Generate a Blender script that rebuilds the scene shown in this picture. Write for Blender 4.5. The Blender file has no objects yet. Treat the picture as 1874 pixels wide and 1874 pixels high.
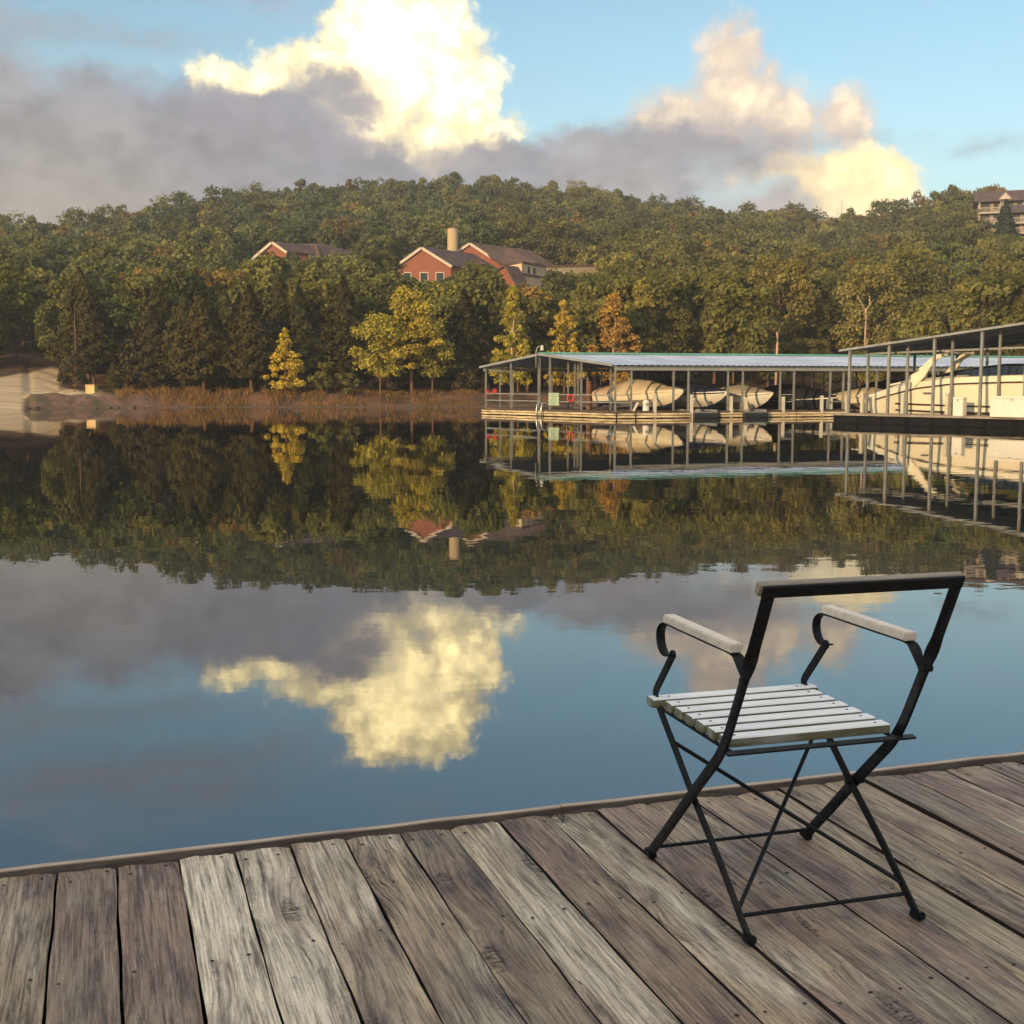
import bpy, math, random
import numpy as np
from mathutils import Vector, Matrix

random.seed(7)
rng = np.random.default_rng(11)
S = bpy.context.scene
COL = S.collection
PI = math.pi
R = math.radians

# ------------------------------------------------------------------ camera
FPX, YH, CX = 2257.0, 700.0, 937.0          # focal length in photo pixels, horizon row, centre
PITCH = math.atan((937.0 - YH) / FPX)
CAMZ, DECKZ = 2.03, 0.70
cam_d = bpy.data.cameras.new('camera')
cam_d.sensor_width = 36.0
cam_d.lens = FPX / 1874.0 * 36.0
cam_d.clip_start = 0.05
cam_d.clip_end = 9000.0
cam = bpy.data.objects.new('camera', cam_d)
COL.objects.link(cam)
cam.location = (0, 0, CAMZ)
cam.rotation_euler = (PI / 2 - PITCH, 0, 0)
S.camera = cam

# ------------------------------------------------------------------ view
S.view_settings.view_transform = 'Standard'
S.view_settings.look = 'None'
S.view_settings.exposure = 1.5
S.view_settings.gamma = 1.0
S.cycles.use_denoising = True
S.cycles.max_bounces = 8
S.cycles.transparent_max_bounces = 8
S.cycles.volume_bounces = 0
S.cycles.volume_step_rate = 5.0
S.cycles.sample_clamp_indirect = 4.0

# ------------------------------------------------------------------ node helper
class NT:
    def __init__(s, tree):
        s.t = tree
        s.t.nodes.clear()
    def n(s, kind, **kw):
        nd = s.t.nodes.new(kind)
        for k, v in kw.items():
            setattr(nd, k, v)
        return nd
    def put(s, sock, v):
        if v is None:
            return
        if isinstance(v, bpy.types.NodeSocket):
            s.t.links.new(v, sock)
        else:
            if hasattr(sock.default_value, '__len__'):
                v = tuple(v) if hasattr(v, '__len__') else (v,) * len(sock.default_value)
                if len(v) == 3 and len(sock.default_value) == 4:
                    v = v + (1.0,)
            sock.default_value = v
    def m(s, op, a, b=None, c=None, clamp=False):
        nd = s.n('ShaderNodeMath', operation=op, use_clamp=clamp)
        for i, v in enumerate((a, b, c)):
            s.put(nd.inputs[i], v)
        return nd.outputs[0]
    def v(s, op, a, b=None, scale=None):
        nd = s.n('ShaderNodeVectorMath', operation=op)
        s.put(nd.inputs[0], a)
        if b is not None:
            s.put(nd.inputs[1], b)
        if scale is not None:
            s.put(nd.inputs['Scale'], scale)
        return nd.outputs['Value'] if op in ('LENGTH', 'DOT_PRODUCT') else nd.outputs[0]
    def mix(s, fac, a, b, blend='MIX'):
        nd = s.n('ShaderNodeMix', data_type='RGBA', blend_type=blend)
        s.put(nd.inputs[0], fac)
        s.put(nd.inputs[6], a)
        s.put(nd.inputs[7], b)
        return nd.outputs[2]
    def ramp(s, fac, a, b, lo=0.0, hi=1.0, smooth=True):
        nd = s.n('ShaderNodeMapRange')
        if smooth:
            nd.interpolation_type = 'SMOOTHSTEP'
        s.put(nd.inputs[0], fac)
        s.put(nd.inputs[1], a)
        s.put(nd.inputs[2], b)
        s.put(nd.inputs[3], lo)
        s.put(nd.inputs[4], hi)
        return nd.outputs[0]
    def noise(s, vec, scale, detail=4.0, rough=0.55, dist=0.0, col=False):
        nd = s.n('ShaderNodeTexNoise')
        s.put(nd.inputs['Vector'], vec)
        nd.inputs['Scale'].default_value = scale
        nd.inputs['Detail'].default_value = detail
        nd.inputs['Roughness'].default_value = rough
        nd.inputs['Distortion'].default_value = dist
        return nd.outputs['Color'] if col else nd.outputs['Fac']
    def xyz(s, x, y, z=0.0):
        nd = s.n('ShaderNodeCombineXYZ')
        for i, v in enumerate((x, y, z)):
            s.put(nd.inputs[i], v)
        return nd.outputs[0]
    def sep(s, v):
        nd = s.n('ShaderNodeSeparateXYZ')
        s.put(nd.inputs[0], v)
        return nd.outputs

# ------------------------------------------------------------------ sky and sun
SUN_EL, SUN_AZ = 9.0, 212.0           # azimuth clockwise from +Y: behind the camera, to the left
SKY_STRENGTH = 0.10

def azel(px, py):
    a, b = (px - CX) / FPX, (937.0 - py) / FPX
    c, s = math.cos(PITCH), math.sin(PITCH)
    d = Vector((a, c + b * s, -s + b * c)).normalized()
    return math.degrees(math.atan2(d.x, d.y)), math.degrees(math.asin(d.z))

world = bpy.data.worlds.new('World')
S.world = world
world.use_nodes = True
def build_world():
    W = NT(world.node_tree)
    sky = W.n('ShaderNodeTexSky', sky_type='NISHITA')
    sky.sun_disc = False
    sky.sun_elevation = R(SUN_EL)
    sky.sun_rotation = R(SUN_AZ)
    sky.altitude = 200
    sky.air_density = 1.0
    sky.dust_density = 1.2
    sky.ozone_density = 1.5
    gen = W.n('ShaderNodeTexCoord').outputs['Generated']
    d = W.v('NORMALIZE', gen)
    x, y, z = W.sep(d)
    DEG = 180.0 / PI
    az = W.m('MULTIPLY', W.m('ARCTAN2', x, y), DEG)
    el = W.m('MULTIPLY', W.m('ARCSINE', z), DEG)
    P = W.xyz(az, el, 0.0)
    # fractal warps of the cloud outlines
    n1 = W.v('SUBTRACT', W.noise(P, 0.42, 8.0, 0.60, col=True), (0.5, 0.5, 0.5))
    n2 = W.v('SUBTRACT', W.noise(W.v('ADD', P, (31.0, 17.0, 5.0)), 1.25, 6.0, 0.60, col=True), (0.5, 0.5, 0.5))
    n3 = W.v('SUBTRACT', W.noise(W.v('ADD', P, (11.0, 47.0, 2.0)), 3.2, 4.0, 0.6, col=True), (0.5, 0.5, 0.5))
    warp = W.v('ADD', W.v('SCALE', n1, scale=1.7), W.v('ADD', W.v('SCALE', n2, scale=0.95), W.v('SCALE', n3, scale=0.30)))
    def cells(sc, off):
        vo = W.n('ShaderNodeTexVoronoi', feature='SMOOTH_F1')
        vo.inputs['Scale'].default_value = sc
        vo.inputs['Smoothness'].default_value = 0.35
        W.put(vo.inputs['Vector'], W.v('ADD', W.v('ADD', P, W.v('SCALE', n2, scale=0.8)), off))
        return W.m('SUBTRACT', 0.48, vo.outputs['Distance'])
    puff = W.m('ADD', W.m('MULTIPLY', cells(0.55, (3, 1, 0)), 0.75), W.m('ADD', W.m('MULTIPLY', cells(1.3, (8, 5, 0)), 0.55), W.m('MULTIPLY', cells(3.0, (2, 9, 0)), 0.22)))
    Pw = W.v('ADD', P, warp)
    Psoft = W.v('ADD', P, W.v('MULTIPLY', n1, (5.5, 3.0, 0.0)))
    def blobs(Pv, items, k=0.5):
        acc = None
        for (px, py, rx, ry) in items:
            a0, e0 = azel(px, py)
            ra, re = rx / FPX * DEG, ry / FPX * DEG
            q = W.v('MULTIPLY', W.v('SUBTRACT', Pv, (a0, e0, 0)), (1 / ra, 1 / re, 0))
            f = W.m('MULTIPLY', W.m('SUBTRACT', 1.0, W.v('LENGTH', q)), min(ra, re))
            if acc is None:
                acc = f
            else:
                acc = W.m('SMOOTH_MAX', acc, f, k)
        return acc
    # base sky, paler and warmer low down
    skyc = W.mix(W.ramp(el, 34.0, 16.0), sky.outputs[0], W.v('MULTIPLY', sky.outputs[0], (0.72, 0.82, 0.80)))
    low = W.ramp(el, 16.0, 4.0)
    skyc = W.mix(W.m('MULTIPLY', low, 0.45), skyc, (2.15, 2.62, 2.75))
    # thin veil in the upper left and elsewhere
    veil_n = W.noise(W.v('MULTIPLY', P, (0.55, 1.6, 1.0)), 0.22, 6.0, 0.6, 0.4)
    veil = W.m('MULTIPLY', W.ramp(veil_n, 0.45, 0.75), W.ramp(az, 4.0, -16.0, 0.12, 0.75))
    col = W.mix(veil, skyc, (1.75, 1.92, 2.25))
    # bright cumulus
    fA = blobs(Pw, [(732, 88, 150, 118), (828, 160, 82, 112), (690, 180, 108, 88), (575, 115, 95, 46),
                    (450, 145, 105, 30), (790, 245, 80, 58), (868, 215, 48, 60), (700, 5, 90, 45), (800, 15, 60, 40), (940, 228, 26, 20)])
    fB = blobs(Pw, [(1338, 112, 50, 58), (1352, 178, 85, 62), (1270, 222, 110, 45), (1440, 222, 62, 45),
                    (1545, 218, 48, 42)])
    fC = blobs(Pw, [(1430, 312, 80, 26), (1530, 328, 100, 42), (1625, 330, 52, 44), (1560, 390, 90, 60)])
    fA = W.m('ADD', W.m('ADD', fA, 0.06), puff)
    fB = W.m('ADD', W.m('ADD', fB, 0.30), W.m('MULTIPLY', puff, 0.8))
    fC = W.m('ADD', W.m('ADD', fC, 0.15), W.m('MULTIPLY', puff, 0.8))
    # billow shading inside the bright clouds
    bil = W.noise(W.v('ADD', Pw, (7.0, 3.0, 0.0)), 0.55, 7.0, 0.58)
    bil2 = W.noise(W.v('ADD', P, W.v('SCALE', n1, scale=1.5)), 1.1, 6.0, 0.6)
    shade = W.m('ADD', W.m('ADD', W.m('MULTIPLY', bil, 0.45), W.m('MULTIPLY', bil2, 0.35)), W.m('MULTIPLY', puff, 0.30))
    def cumulus(col, f, lo, hi, soft, a=0.26, b=0.66, op=1.0):
        mask = W.ramp(f, -soft * 0.6, soft)
        if op != 1.0:
            mask = W.m('MULTIPLY', mask, op)
        core = W.ramp(f, 0.0, 2.4)
        t = W.m('ADD', W.m('MULTIPLY', W.ramp(shade, a, b), 0.65), W.m('MULTIPLY', core, 0.45))
        return W.mix(mask, col, W.mix(W.m('MINIMUM', t, 1.0), lo, hi))
    # soft grey bank, behind and in front of the bright clouds
    fD = blobs(Psoft, [(-60, 190, 170, 130), (120, 260, 280, 130), (330, 320, 320, 140), (560, 360, 260, 120),
                       (800, 370, 240, 85), (1010, 330, 90, 60), (1160, 330, 190, 110), (1270, 262, 190, 50),
                       (1370, 300, 130, 50), (1400, 385, 130, 55), (1440, 425, 95, 55), (-250, 260, 300, 170), (40, 390, 320, 110)], 0.8)
    tone = W.noise(W.v('MULTIPLY', W.v('ADD', Psoft, (3, 9, 2)), (0.5, 1.1, 1.0)), 0.22, 6.0, 0.55)
    warm = W.m('MULTIPLY', W.ramp(az, -5.0, -20.0), W.ramp(el, 14.0, 6.0))
    gcol = W.mix(W.ramp(tone, 0.3, 0.7), (1.10, 1.13, 1.36), (1.54, 1.47, 1.50))
    gcol = W.mix(warm, gcol, (1.42, 1.25, 1.10))
    gcol = W.mix(W.m('MULTIPLY', W.ramp(az, -2.0, 14.0), W.ramp(tone, 0.35, 0.65)), gcol, (1.95, 1.72, 1.62))
    bank_n = W.noise(W.v('MULTIPLY', Pw, (0.7, 1.2, 1.0)), 0.45, 7.0, 0.6)
    gcol = W.v('SCALE', gcol, scale=W.m('ADD', W.ramp(bank_n, 0.32, 0.68, 0.82, 1.14), W.m('MULTIPLY', puff, 0.10)))
    fBk = blobs(Psoft, [(600, 290, 280, 90), (830, 330, 240, 80), (430, 220, 130, 60), (1010, 320, 120, 60)], 0.6)
    col = W.mix(W.m('MULTIPLY', W.ramp(fBk, -0.6, 0.8), 0.92), col, gcol)
    col = cumulus(col, fB, (2.85, 2.32, 1.95), (5.6, 4.5, 3.0), 0.75)
    col = cumulus(col, fC, (4.4, 3.4, 1.9), (7.2, 5.7, 3.0), 0.50)
    col = cumulus(col, fA, (3.9, 3.25, 2.0), (14.0, 11.2, 5.4), 0.62)
    fE = blobs(Pw, [(605, 160, 100, 44), (500, 205, 150, 46), (650, 200, 75, 46), (590, 255, 110, 40), (430, 220, 130, 50), (640, 262, 80, 30), (400, 185, 70, 26), (860, 285, 120, 32), (1005, 255, 26, 20),
                    (1060, 250, 60, 28), (1250, 262, 150, 34), (1420, 268, 70, 22)], 0.4)
    mD = W.m('MULTIPLY', W.ramp(fD, -0.55, 1.3), 0.97)
    mE = W.m('MULTIPLY', W.ramp(W.m('ADD', fE, W.m('MULTIPLY', puff, 0.4)), -0.35, 0.70), 0.95)
    col = W.mix(mD, col, gcol)
    col = W.mix(mE, col, W.mix(0.5, gcol, (1.40, 1.33, 1.48)))
    # low wisps on the right
    fF = blobs(Psoft, [(1800, 276, 42, 15), (1560, 258, 60, 12), (300, -40, 190, 34), (120, -70, 190, 40), (330, -105, 150, 26), (60, 40, 130, 24), (250, 70, 110, 16)], 0.3)
    col = W.mix(W.m('MULTIPLY', W.ramp(fF, -0.6, 1.0), 0.75), col, (1.36, 1.42, 1.58))
    # added unseen bright clouds overhead and behind, lifting and warming the deck light
    zp = W.v('SCALE', W.xyz(x, y, 0.0), scale=W.m('DIVIDE', 1.0, W.m('MAXIMUM', z, 0.15)))
    oc = W.noise(zp, 0.9, 7.0, 0.58)
    om = W.m('MULTIPLY', W.ramp(oc, 0.42, 0.62), W.ramp(el, 27.0, 42.0))
    col = W.mix(om, col, W.mix(W.ramp(oc, 0.5, 0.75), (7.6, 6.6, 5.4), (4.6, 4.4, 4.4)))
    bg = W.n('ShaderNodeBackground')
    W.put(bg.inputs[0], col)
    bg.inputs[1].default_value = SKY_STRENGTH
    out = W.n('ShaderNodeOutputWorld')
    W.t.links.new(bg.outputs[0], out.inputs[0])
build_world()
world.cycles.sampling_method = 'MANUAL'
world.cycles.sample_map_resolution = 1024

sun_d = bpy.data.lights.new('sun', 'SUN')
sun_d.energy = 2.0
sun_d.angle = R(0.6)
sun_d.color = (1.0, 0.70, 0.38)
sun = bpy.data.objects.new('sun', sun_d)
COL.objects.link(sun)
sdir = Vector((math.sin(R(SUN_AZ)) * math.cos(R(SUN_EL)), math.cos(R(SUN_AZ)) * math.cos(R(SUN_EL)), math.sin(R(SUN_EL))))
sun.rotation_euler = sdir.to_track_quat('Z', 'Y').to_euler()
sun.location = sdir * 50

# ------------------------------------------------------------------ placement helpers
def ray(px, py):
    a, b = (px - CX) / FPX, (937.0 - py) / FPX
    c, s = math.cos(PITCH), math.sin(PITCH)
    return Vector((a, c + b * s, -s + b * c))
def pt(px, py, Y):
    d = ray(px, py)
    return Vector((0, 0, CAMZ)) + d * (Y / d.y)
def gnd(px, py, z):
    d = ray(px, py)
    return Vector((0, 0, CAMZ)) + d * ((z - CAMZ) / d.z)
def to_px(p):
    c, s = math.cos(PITCH), math.sin(PITCH)
    X, Y, Z = p[0], p[1], p[2] - CAMZ
    d, u = Y * c - Z * s, Y * s + Z * c
    return CX + FPX * X / d, 937.0 - FPX * u / d

# ------------------------------------------------------------------ mesh helpers
class MB:
    def __init__(s):
        s.v, s.f, s.mi = [], [], []
    def add(s, vs, fs, mi=0):
        o = len(s.v)
        s.v += [tuple(p) for p in vs]
        s.f += [tuple(i + o for i in f) for f in fs]
        s.mi += [mi] * len(fs)
        return s
    def box(s, c, size, rz=0.0, mi=0, M=None):
        hx, hy, hz = size[0] / 2, size[1] / 2, size[2] / 2
        vs = [Vector((x, y, z)) for z in (-hz, hz) for y in (-hy, hy) for x in (-hx, hx)]
        T = Matrix.Translation(Vector(c)) @ (M.to_4x4() if M is not None else Matrix.Rotation(rz, 4, 'Z'))
        vs = [T @ p for p in vs]
        return s.add(vs, [(0, 2, 3, 1), (4, 5, 7, 6), (0, 1, 5, 4), (2, 6, 7, 3), (0, 4, 6, 2), (1, 3, 7, 5)], mi)
    def bar(s, p0, p1, w, h, up=(0, 0, 1), mi=0):
        return s.sweep([p0, p1], [Vector(up)] * 2, h, w, mi=mi, chamfer=0)
    def sweep(s, path, wdir, w, t, mi=0, chamfer=0.25, cap=True):
        """flat bar along path; wdir = direction of the wide side w, t = thickness"""
        P = [Vector(p) for p in path]
        rings = []
        for i, p in enumerate(P):
            if i == 0: T = P[1] - P[0]
            elif i == len(P) - 1: T = P[-1] - P[-2]
            else: T = (P[i + 1] - p).normalized() + (p - P[i - 1]).normalized()
            T.normalize()
            Wd = Vector(wdir[i]); Wd = (Wd - T * Wd.dot(T))
            if Wd.length < 1e-6: Wd = T.orthogonal()
            Wd.normalize()
            N = T.cross(Wd)
            hw, ht = w / 2, t / 2
            if chamfer:
                c = min(hw, ht) * 2 * chamfer
                loop = [(-hw + c, -ht), (hw - c, -ht), (hw, -ht + c), (hw, ht - c), (hw - c, ht), (-hw + c, ht), (-hw, ht - c), (-hw, -ht + c)]
            else:
                loop = [(-hw, -ht), (hw, -ht), (hw, ht), (-hw, ht)]
            rings.append([p + Wd * a + N * b for a, b in loop])
        return s.rings(rings, cap, mi)
    def rings(s, rings, cap=True, mi=0, closed=True):
        n = len(rings[0]); vs = [p for r in rings for p in r]; fs = []
        for i in range(len(rings) - 1):
            for j in range(n if closed else n - 1):
                a, b = i * n + j, i * n + (j + 1) % n
                fs.append((a, b, b + n, a + n))
        if cap and closed:
            fs.append(tuple(reversed(range(n))))
            fs.append(tuple((len(rings) - 1) * n + j for j in range(n)))
        return s.add(vs, fs, mi)
    def tube(s, path, r, n=8, mi=0, r1=None):
        P = [Vector(p) for p in path]; rings = []
        ref = None
        for i, p in enumerate(P):
            if i == 0: T = P[1] - P[0]
            elif i == len(P) - 1: T = P[-1] - P[-2]
            else: T = P[i + 1] - P[i - 1]
            T.normalize()
            if ref is None: ref = T.orthogonal().normalized()
            ref = (ref - T * ref.dot(T)).normalized()
            N = T.cross(ref)
            rr = r if r1 is None else r + (r1 - r) * i / (len(P) - 1)
            rings.append([p + (ref * math.cos(2 * PI * k / n) + N * math.sin(2 * PI * k / n)) * rr for k in range(n)])
        return s.rings(rings, True, mi)
    def prism(s, poly, ext, mi=0):
        """poly = list of points of a planar outline, ext = extrusion vector"""
        e = Vector(ext); n = len(poly)
        vs = [Vector(p) for p in poly] + [Vector(p) + e for p in poly]
        fs = [tuple(reversed(range(n))), tuple(range(n, 2 * n))] + [(i, (i + 1) % n, (i + 1) % n + n, i + n) for i in range(n)]
        return s.add(vs, fs, mi)
    def build(s, name, mats, parent=None, smooth=False, bevel=0.0, fix=True):
        me = bpy.data.meshes.new(name)
        me.from_pydata(s.v, [], s.f)
        for m in (mats if isinstance(mats, (list, tuple)) else [mats]):
            me.materials.append(m)
        if any(s.mi):
            me.polygons.foreach_set('material_index', s.mi)
        if fix:
            import bmesh
            bm = bmesh.new(); bm.from_mesh(me)
            bmesh.ops.recalc_face_normals(bm, faces=bm.faces)
            if bevel > 0:
                bmesh.ops.bevel(bm, geom=list(bm.edges), offset=bevel, segments=2, affect='EDGES', clamp_overlap=True)
            bm.to_mesh(me); bm.free()
        if smooth:
            me.polygons.foreach_set('use_smooth', [True] * len(me.polygons))
            if smooth != True and smooth > 0:
                pass
        me.update()
        return link(name, me, parent)
def link(name, me, parent=None):
    o = bpy.data.objects.new(name, me)
    COL.objects.link(o)
    if parent is not None:
        o.parent = parent
    return o
def tag(o, label=None, cat=None, group=None, kind=None):
    if label: o['label'] = label
    if cat: o['category'] = cat
    if group: o['group'] = group
    if kind: o['kind'] = kind
    return o
def thing(name, label, cat, loc=(0, 0, 0), rz=0.0, group=None):
    o = bpy.data.objects.new(name, None)
    o.empty_display_size = 0.2
    COL.objects.link(o)
    o.location = loc
    o.rotation_euler = (0, 0, rz)
    return tag(o, label, cat, group)
def shade_auto(o, ang=40):
    me = o.data
    me.polygons.foreach_set('use_smooth', [True] * len(me.polygons))
    me.set_sharp_from_angle(angle=R(ang))
    return o

# ------------------------------------------------------------------ materials
def mat(name):
    m = bpy.data.materials.new(name)
    m.use_nodes = True
    return m, NT(m.node_tree)
def finish(N, bsdf, disp=None):
    out = N.n('ShaderNodeOutputMaterial')
    N.t.links.new(bsdf if isinstance(bsdf, bpy.types.NodeSocket) else bsdf.outputs[0], out.inputs[0])
def principled(N, col, rough=0.6, metal=0.0, spec=0.5, normal=None, ior=1.5):
    b = N.n('ShaderNodeBsdfPrincipled')
    N.put(b.inputs['Base Color'], col)
    N.put(b.inputs['Roughness'], rough)
    b.inputs['Metallic'].default_value = metal
    b.inputs['Specular IOR Level'].default_value = spec
    b.inputs['IOR'].default_value = ior
    if normal is not None:
        N.t.links.new(normal, b.inputs['Normal'])
    return b
def bump(N, h, strength=0.3, dist=0.01):
    b = N.n('ShaderNodeBump')
    b.inputs['Strength'].default_value = strength
    b.inputs['Distance'].default_value = dist
    N.put(b.inputs['Height'], h)
    return b.outputs[0]
def simple(name, c, rough=0.6, metal=0.0, var=0.25, scale=3.0, spec=0.5, dark=None, stretch=(1, 1, 1), bmp=0.0):
    m, N = mat(name)
    co = N.n('ShaderNodeTexCoord').outputs['Object']
    v = N.v('MULTIPLY', co, stretch)
    n = N.noise(v, scale, 6.0, 0.6)
    n2 = N.noise(N.v('ADD', v, (9.1, 3.3, 1.7)), scale * 6.3, 4.0, 0.6)
    a = dark if dark else tuple(k * (1 - var) for k in c)
    b = tuple(min(1, k * (1 + var * 0.6)) for k in c)
    f = N.m('ADD', N.m('MULTIPLY', n, 0.65), N.m('MULTIPLY', n2, 0.35))
    cc = N.mix(N.ramp(f, 0.35, 0.65), a, b)
    nm = bump(N, n2, bmp, 0.01) if bmp else None
    finish(N, principled(N, cc, N.ramp(n2, 0.3, 0.7, rough * 0.85, min(1, rough * 1.15)), metal, spec, nm))
    return m

M = {}
def steel_mat():
    m, N = mat('black_painted_steel')
    co = N.n('ShaderNodeTexCoord').outputs['Object']
    n = N.noise(co, 28, 6, 0.65); n2 = N.noise(co, 160, 4, 0.6)
    c = N.mix(N.ramp(n2, 0.3, 0.7), (0.0035, 0.0037, 0.0052), (0.0065, 0.0066, 0.0085))
    chips = N.m('MULTIPLY', N.ramp(N.m('ADD', N.m('MULTIPLY', n, 0.7), N.m('MULTIPLY', n2, 0.3)), 0.60, 0.66), 0.8)
    c = N.mix(chips, c, (0.055, 0.026, 0.014))
    finish(N, principled(N, c, N.ramp(n, 0.3, 0.7, 0.38, 0.62), 0, 0.26, bump(N, n2, 0.15, 0.002)))
    return m
M['steel'] = steel_mat()
M['post'] = simple('galvanised_post', (0.23, 0.23, 0.21), 0.55, 0.3, 0.25, 1.3)
M['rail'] = simple('galvanised_rail', (0.27, 0.27, 0.25), 0.55, 0.2, 0.2, 1.3)
M['white_post'] = simple('white_sleeve', (0.52, 0.47, 0.37), 0.5, 0, 0.15, 2.0)
M['float'] = simple('cream_dock_bumper', (0.58, 0.47, 0.28), 0.7, 0, 0.35, 1.1, dark=(0.26, 0.18, 0.09), stretch=(1, 1, 4))
M['dockwood'] = simple('dark_dock_boards', (0.09, 0.065, 0.05), 0.85, 0, 0.4, 1.4, 0.2)
M['skirt'] = simple('black_float_tub', (0.006, 0.006, 0.0065), 0.8, 0, 0.3, 1.4, 0.08)
M['tub'] = simple('black_dock_tub', (0.008, 0.008, 0.009), 0.7, 0, 0.4, 1.4, 0.12)
M['gel'] = simple('cream_gelcoat', (0.74, 0.66, 0.48), 0.25, 0, 0.06, 0.7, 0.5)
M['gelw'] = simple('white_gelcoat', (0.68, 0.63, 0.53), 0.25, 0, 0.06, 0.7, 0.5)
M['stripe'] = simple('dark_hull_stripe', (0.035, 0.024, 0.018), 0.3, 0, 0.1, 1.0)
M['canvas_cream'] = simple('cream_canvas_cover', (0.56, 0.46, 0.31), 0.85, 0, 0.15, 1.2, 0.2, bmp=0.25)
M['canvas_tan'] = simple('tan_canvas_cover', (0.50, 0.36, 0.25), 0.85, 0, 0.15, 1.2, 0.2, bmp=0.25)
M['canvas_grey'] = simple('grey_tan_canvas_cover', (0.36, 0.32, 0.24), 0.85, 0, 0.12, 1.2, 0.2, bmp=0.25)
M['canvas_navy'] = simple('navy_canvas_cover', (0.016, 0.02, 0.05), 0.8, 0, 0.3, 1.2, 0.2, bmp=0.25)
M['canvas_black'] = simple('black_canvas_cover', (0.016, 0.018, 0.024), 0.8, 0, 0.3, 1.2, 0.2, bmp=0.25)
M['glass_dark'] = simple('dark_windscreen', (0.015, 0.022, 0.03), 0.08, 0, 0.2, 1.0, 0.6)
M['black_plastic'] = simple('black_engine_cowling', (0.015, 0.014, 0.014), 0.35, 0, 0.2, 2.0)
M['chrome'] = simple('stainless_tube', (0.55, 0.55, 0.52), 0.3, 0.9, 0.1, 3.0)
M['red'] = simple('red_plastic', (0.55, 0.035, 0.02), 0.5, 0, 0.2, 4.0)
M['signgreen'] = simple('pale_green_sign', (0.33, 0.42, 0.28), 0.6, 0, 0.1, 3.0)
M['signline'] = simple('dark_green_lettering', (0.05, 0.10, 0.06), 0.6, 0, 0.1, 3.0)
M['teal'] = simple('teal_ridge_metal', (0.12, 0.34, 0.26), 0.5, 0.2, 0.15, 1.0)
M['rust'] = simple('rusty_steel_pile', (0.24, 0.11, 0.065), 0.8, 0.1, 0.3, 2.0)
M['ply'] = simple('plywood', (0.62, 0.42, 0.19), 0.8, 0, 0.15, 2.0)
M['bark'] = simple('brown_bark', (0.15, 0.085, 0.055), 0.9, 0, 0.35, 2.0, 0.1, stretch=(3, 3, 0.6))
M['palebark'] = simple('pale_dead_wood', (0.50, 0.36, 0.25), 0.9, 0, 0.25, 2.0, 0.1, stretch=(3, 3, 0.6))
M['trim'] = simple('white_trim', (0.52, 0.42, 0.31), 0.6, 0, 0.1, 0.6)
M['stucco'] = simple('cream_stucco', (0.60, 0.45, 0.27), 0.85, 0, 0.12, 0.35, 0.2)
M['apart'] = simple('beige_siding', (0.29, 0.225, 0.165), 0.85, 0, 0.15, 0.35, 0.2)
M['balcony'] = simple('pale_balcony', (0.40, 0.345, 0.28), 0.8, 0, 0.15, 0.5, 0.2)
M['window'] = simple('dark_window_pane', (0.03, 0.035, 0.04), 0.5, 0, 0.2, 0.5, 0.15)
M['shingle'] = simple('brown_shingles', (0.135, 0.082, 0.062), 0.9, 0, 0.3, 0.8, 0.1)
M['shingle_grey'] = simple('grey_shingles', (0.10, 0.070, 0.066), 0.9, 0, 0.3, 0.8, 0.1)
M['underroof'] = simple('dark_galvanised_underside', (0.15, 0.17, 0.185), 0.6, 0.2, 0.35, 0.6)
M['rock'] = simple('shore_rock', (0.10, 0.07, 0.052), 0.9, 0, 0.35, 3.0, 0.2, bmp=0.3)
M['log'] = simple('driftwood', (0.07, 0.05, 0.035), 0.9, 0, 0.3, 2.0)

def brick_mat():
    m, N = mat('red_brick')
    co = N.n('ShaderNodeTexCoord').outputs['Object']
    x, y, z = N.sep(co)
    b = N.n('ShaderNodeTexBrick')
    N.put(b.inputs['Vector'], N.xyz(N.m('ADD', x, y), z))
    b.inputs['Scale'].default_value = 3.0
    b.inputs['Color1'].default_value = (0.26, 0.068, 0.034, 1)
    b.inputs['Color2'].default_value = (0.34, 0.10, 0.052, 1)
    b.inputs['Mortar'].default_value = (0.25, 0.16, 0.11, 1)
    b.inputs['Mortar Size'].default_value = 0.03
    n = N.noise(co, 0.5, 4)
    finish(N, principled(N, N.mix(N.m('MULTIPLY', n, 0.5), b.outputs[0], (0.18, 0.055, 0.03)), 0.9, 0, 0.2))
    return m
M['brick'] = brick_mat()

def corrugated(name, c, dark):
    m, N = mat(name)
    co = N.n('ShaderNodeTexCoord').outputs['Object']
    n = N.noise(N.v('MULTIPLY', co, (0.6, 0.6, 0.6)), 0.8, 6, 0.6)
    cc = N.mix(N.ramp(n, 0.35, 0.7), dark, c)
    finish(N, principled(N, cc, 0.42, 0.55, 0.5))
    return m
M['roofmetal'] = corrugated('pale_galvanised_roof', (0.62, 0.64, 0.69), (0.44, 0.46, 0.51))

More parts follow.
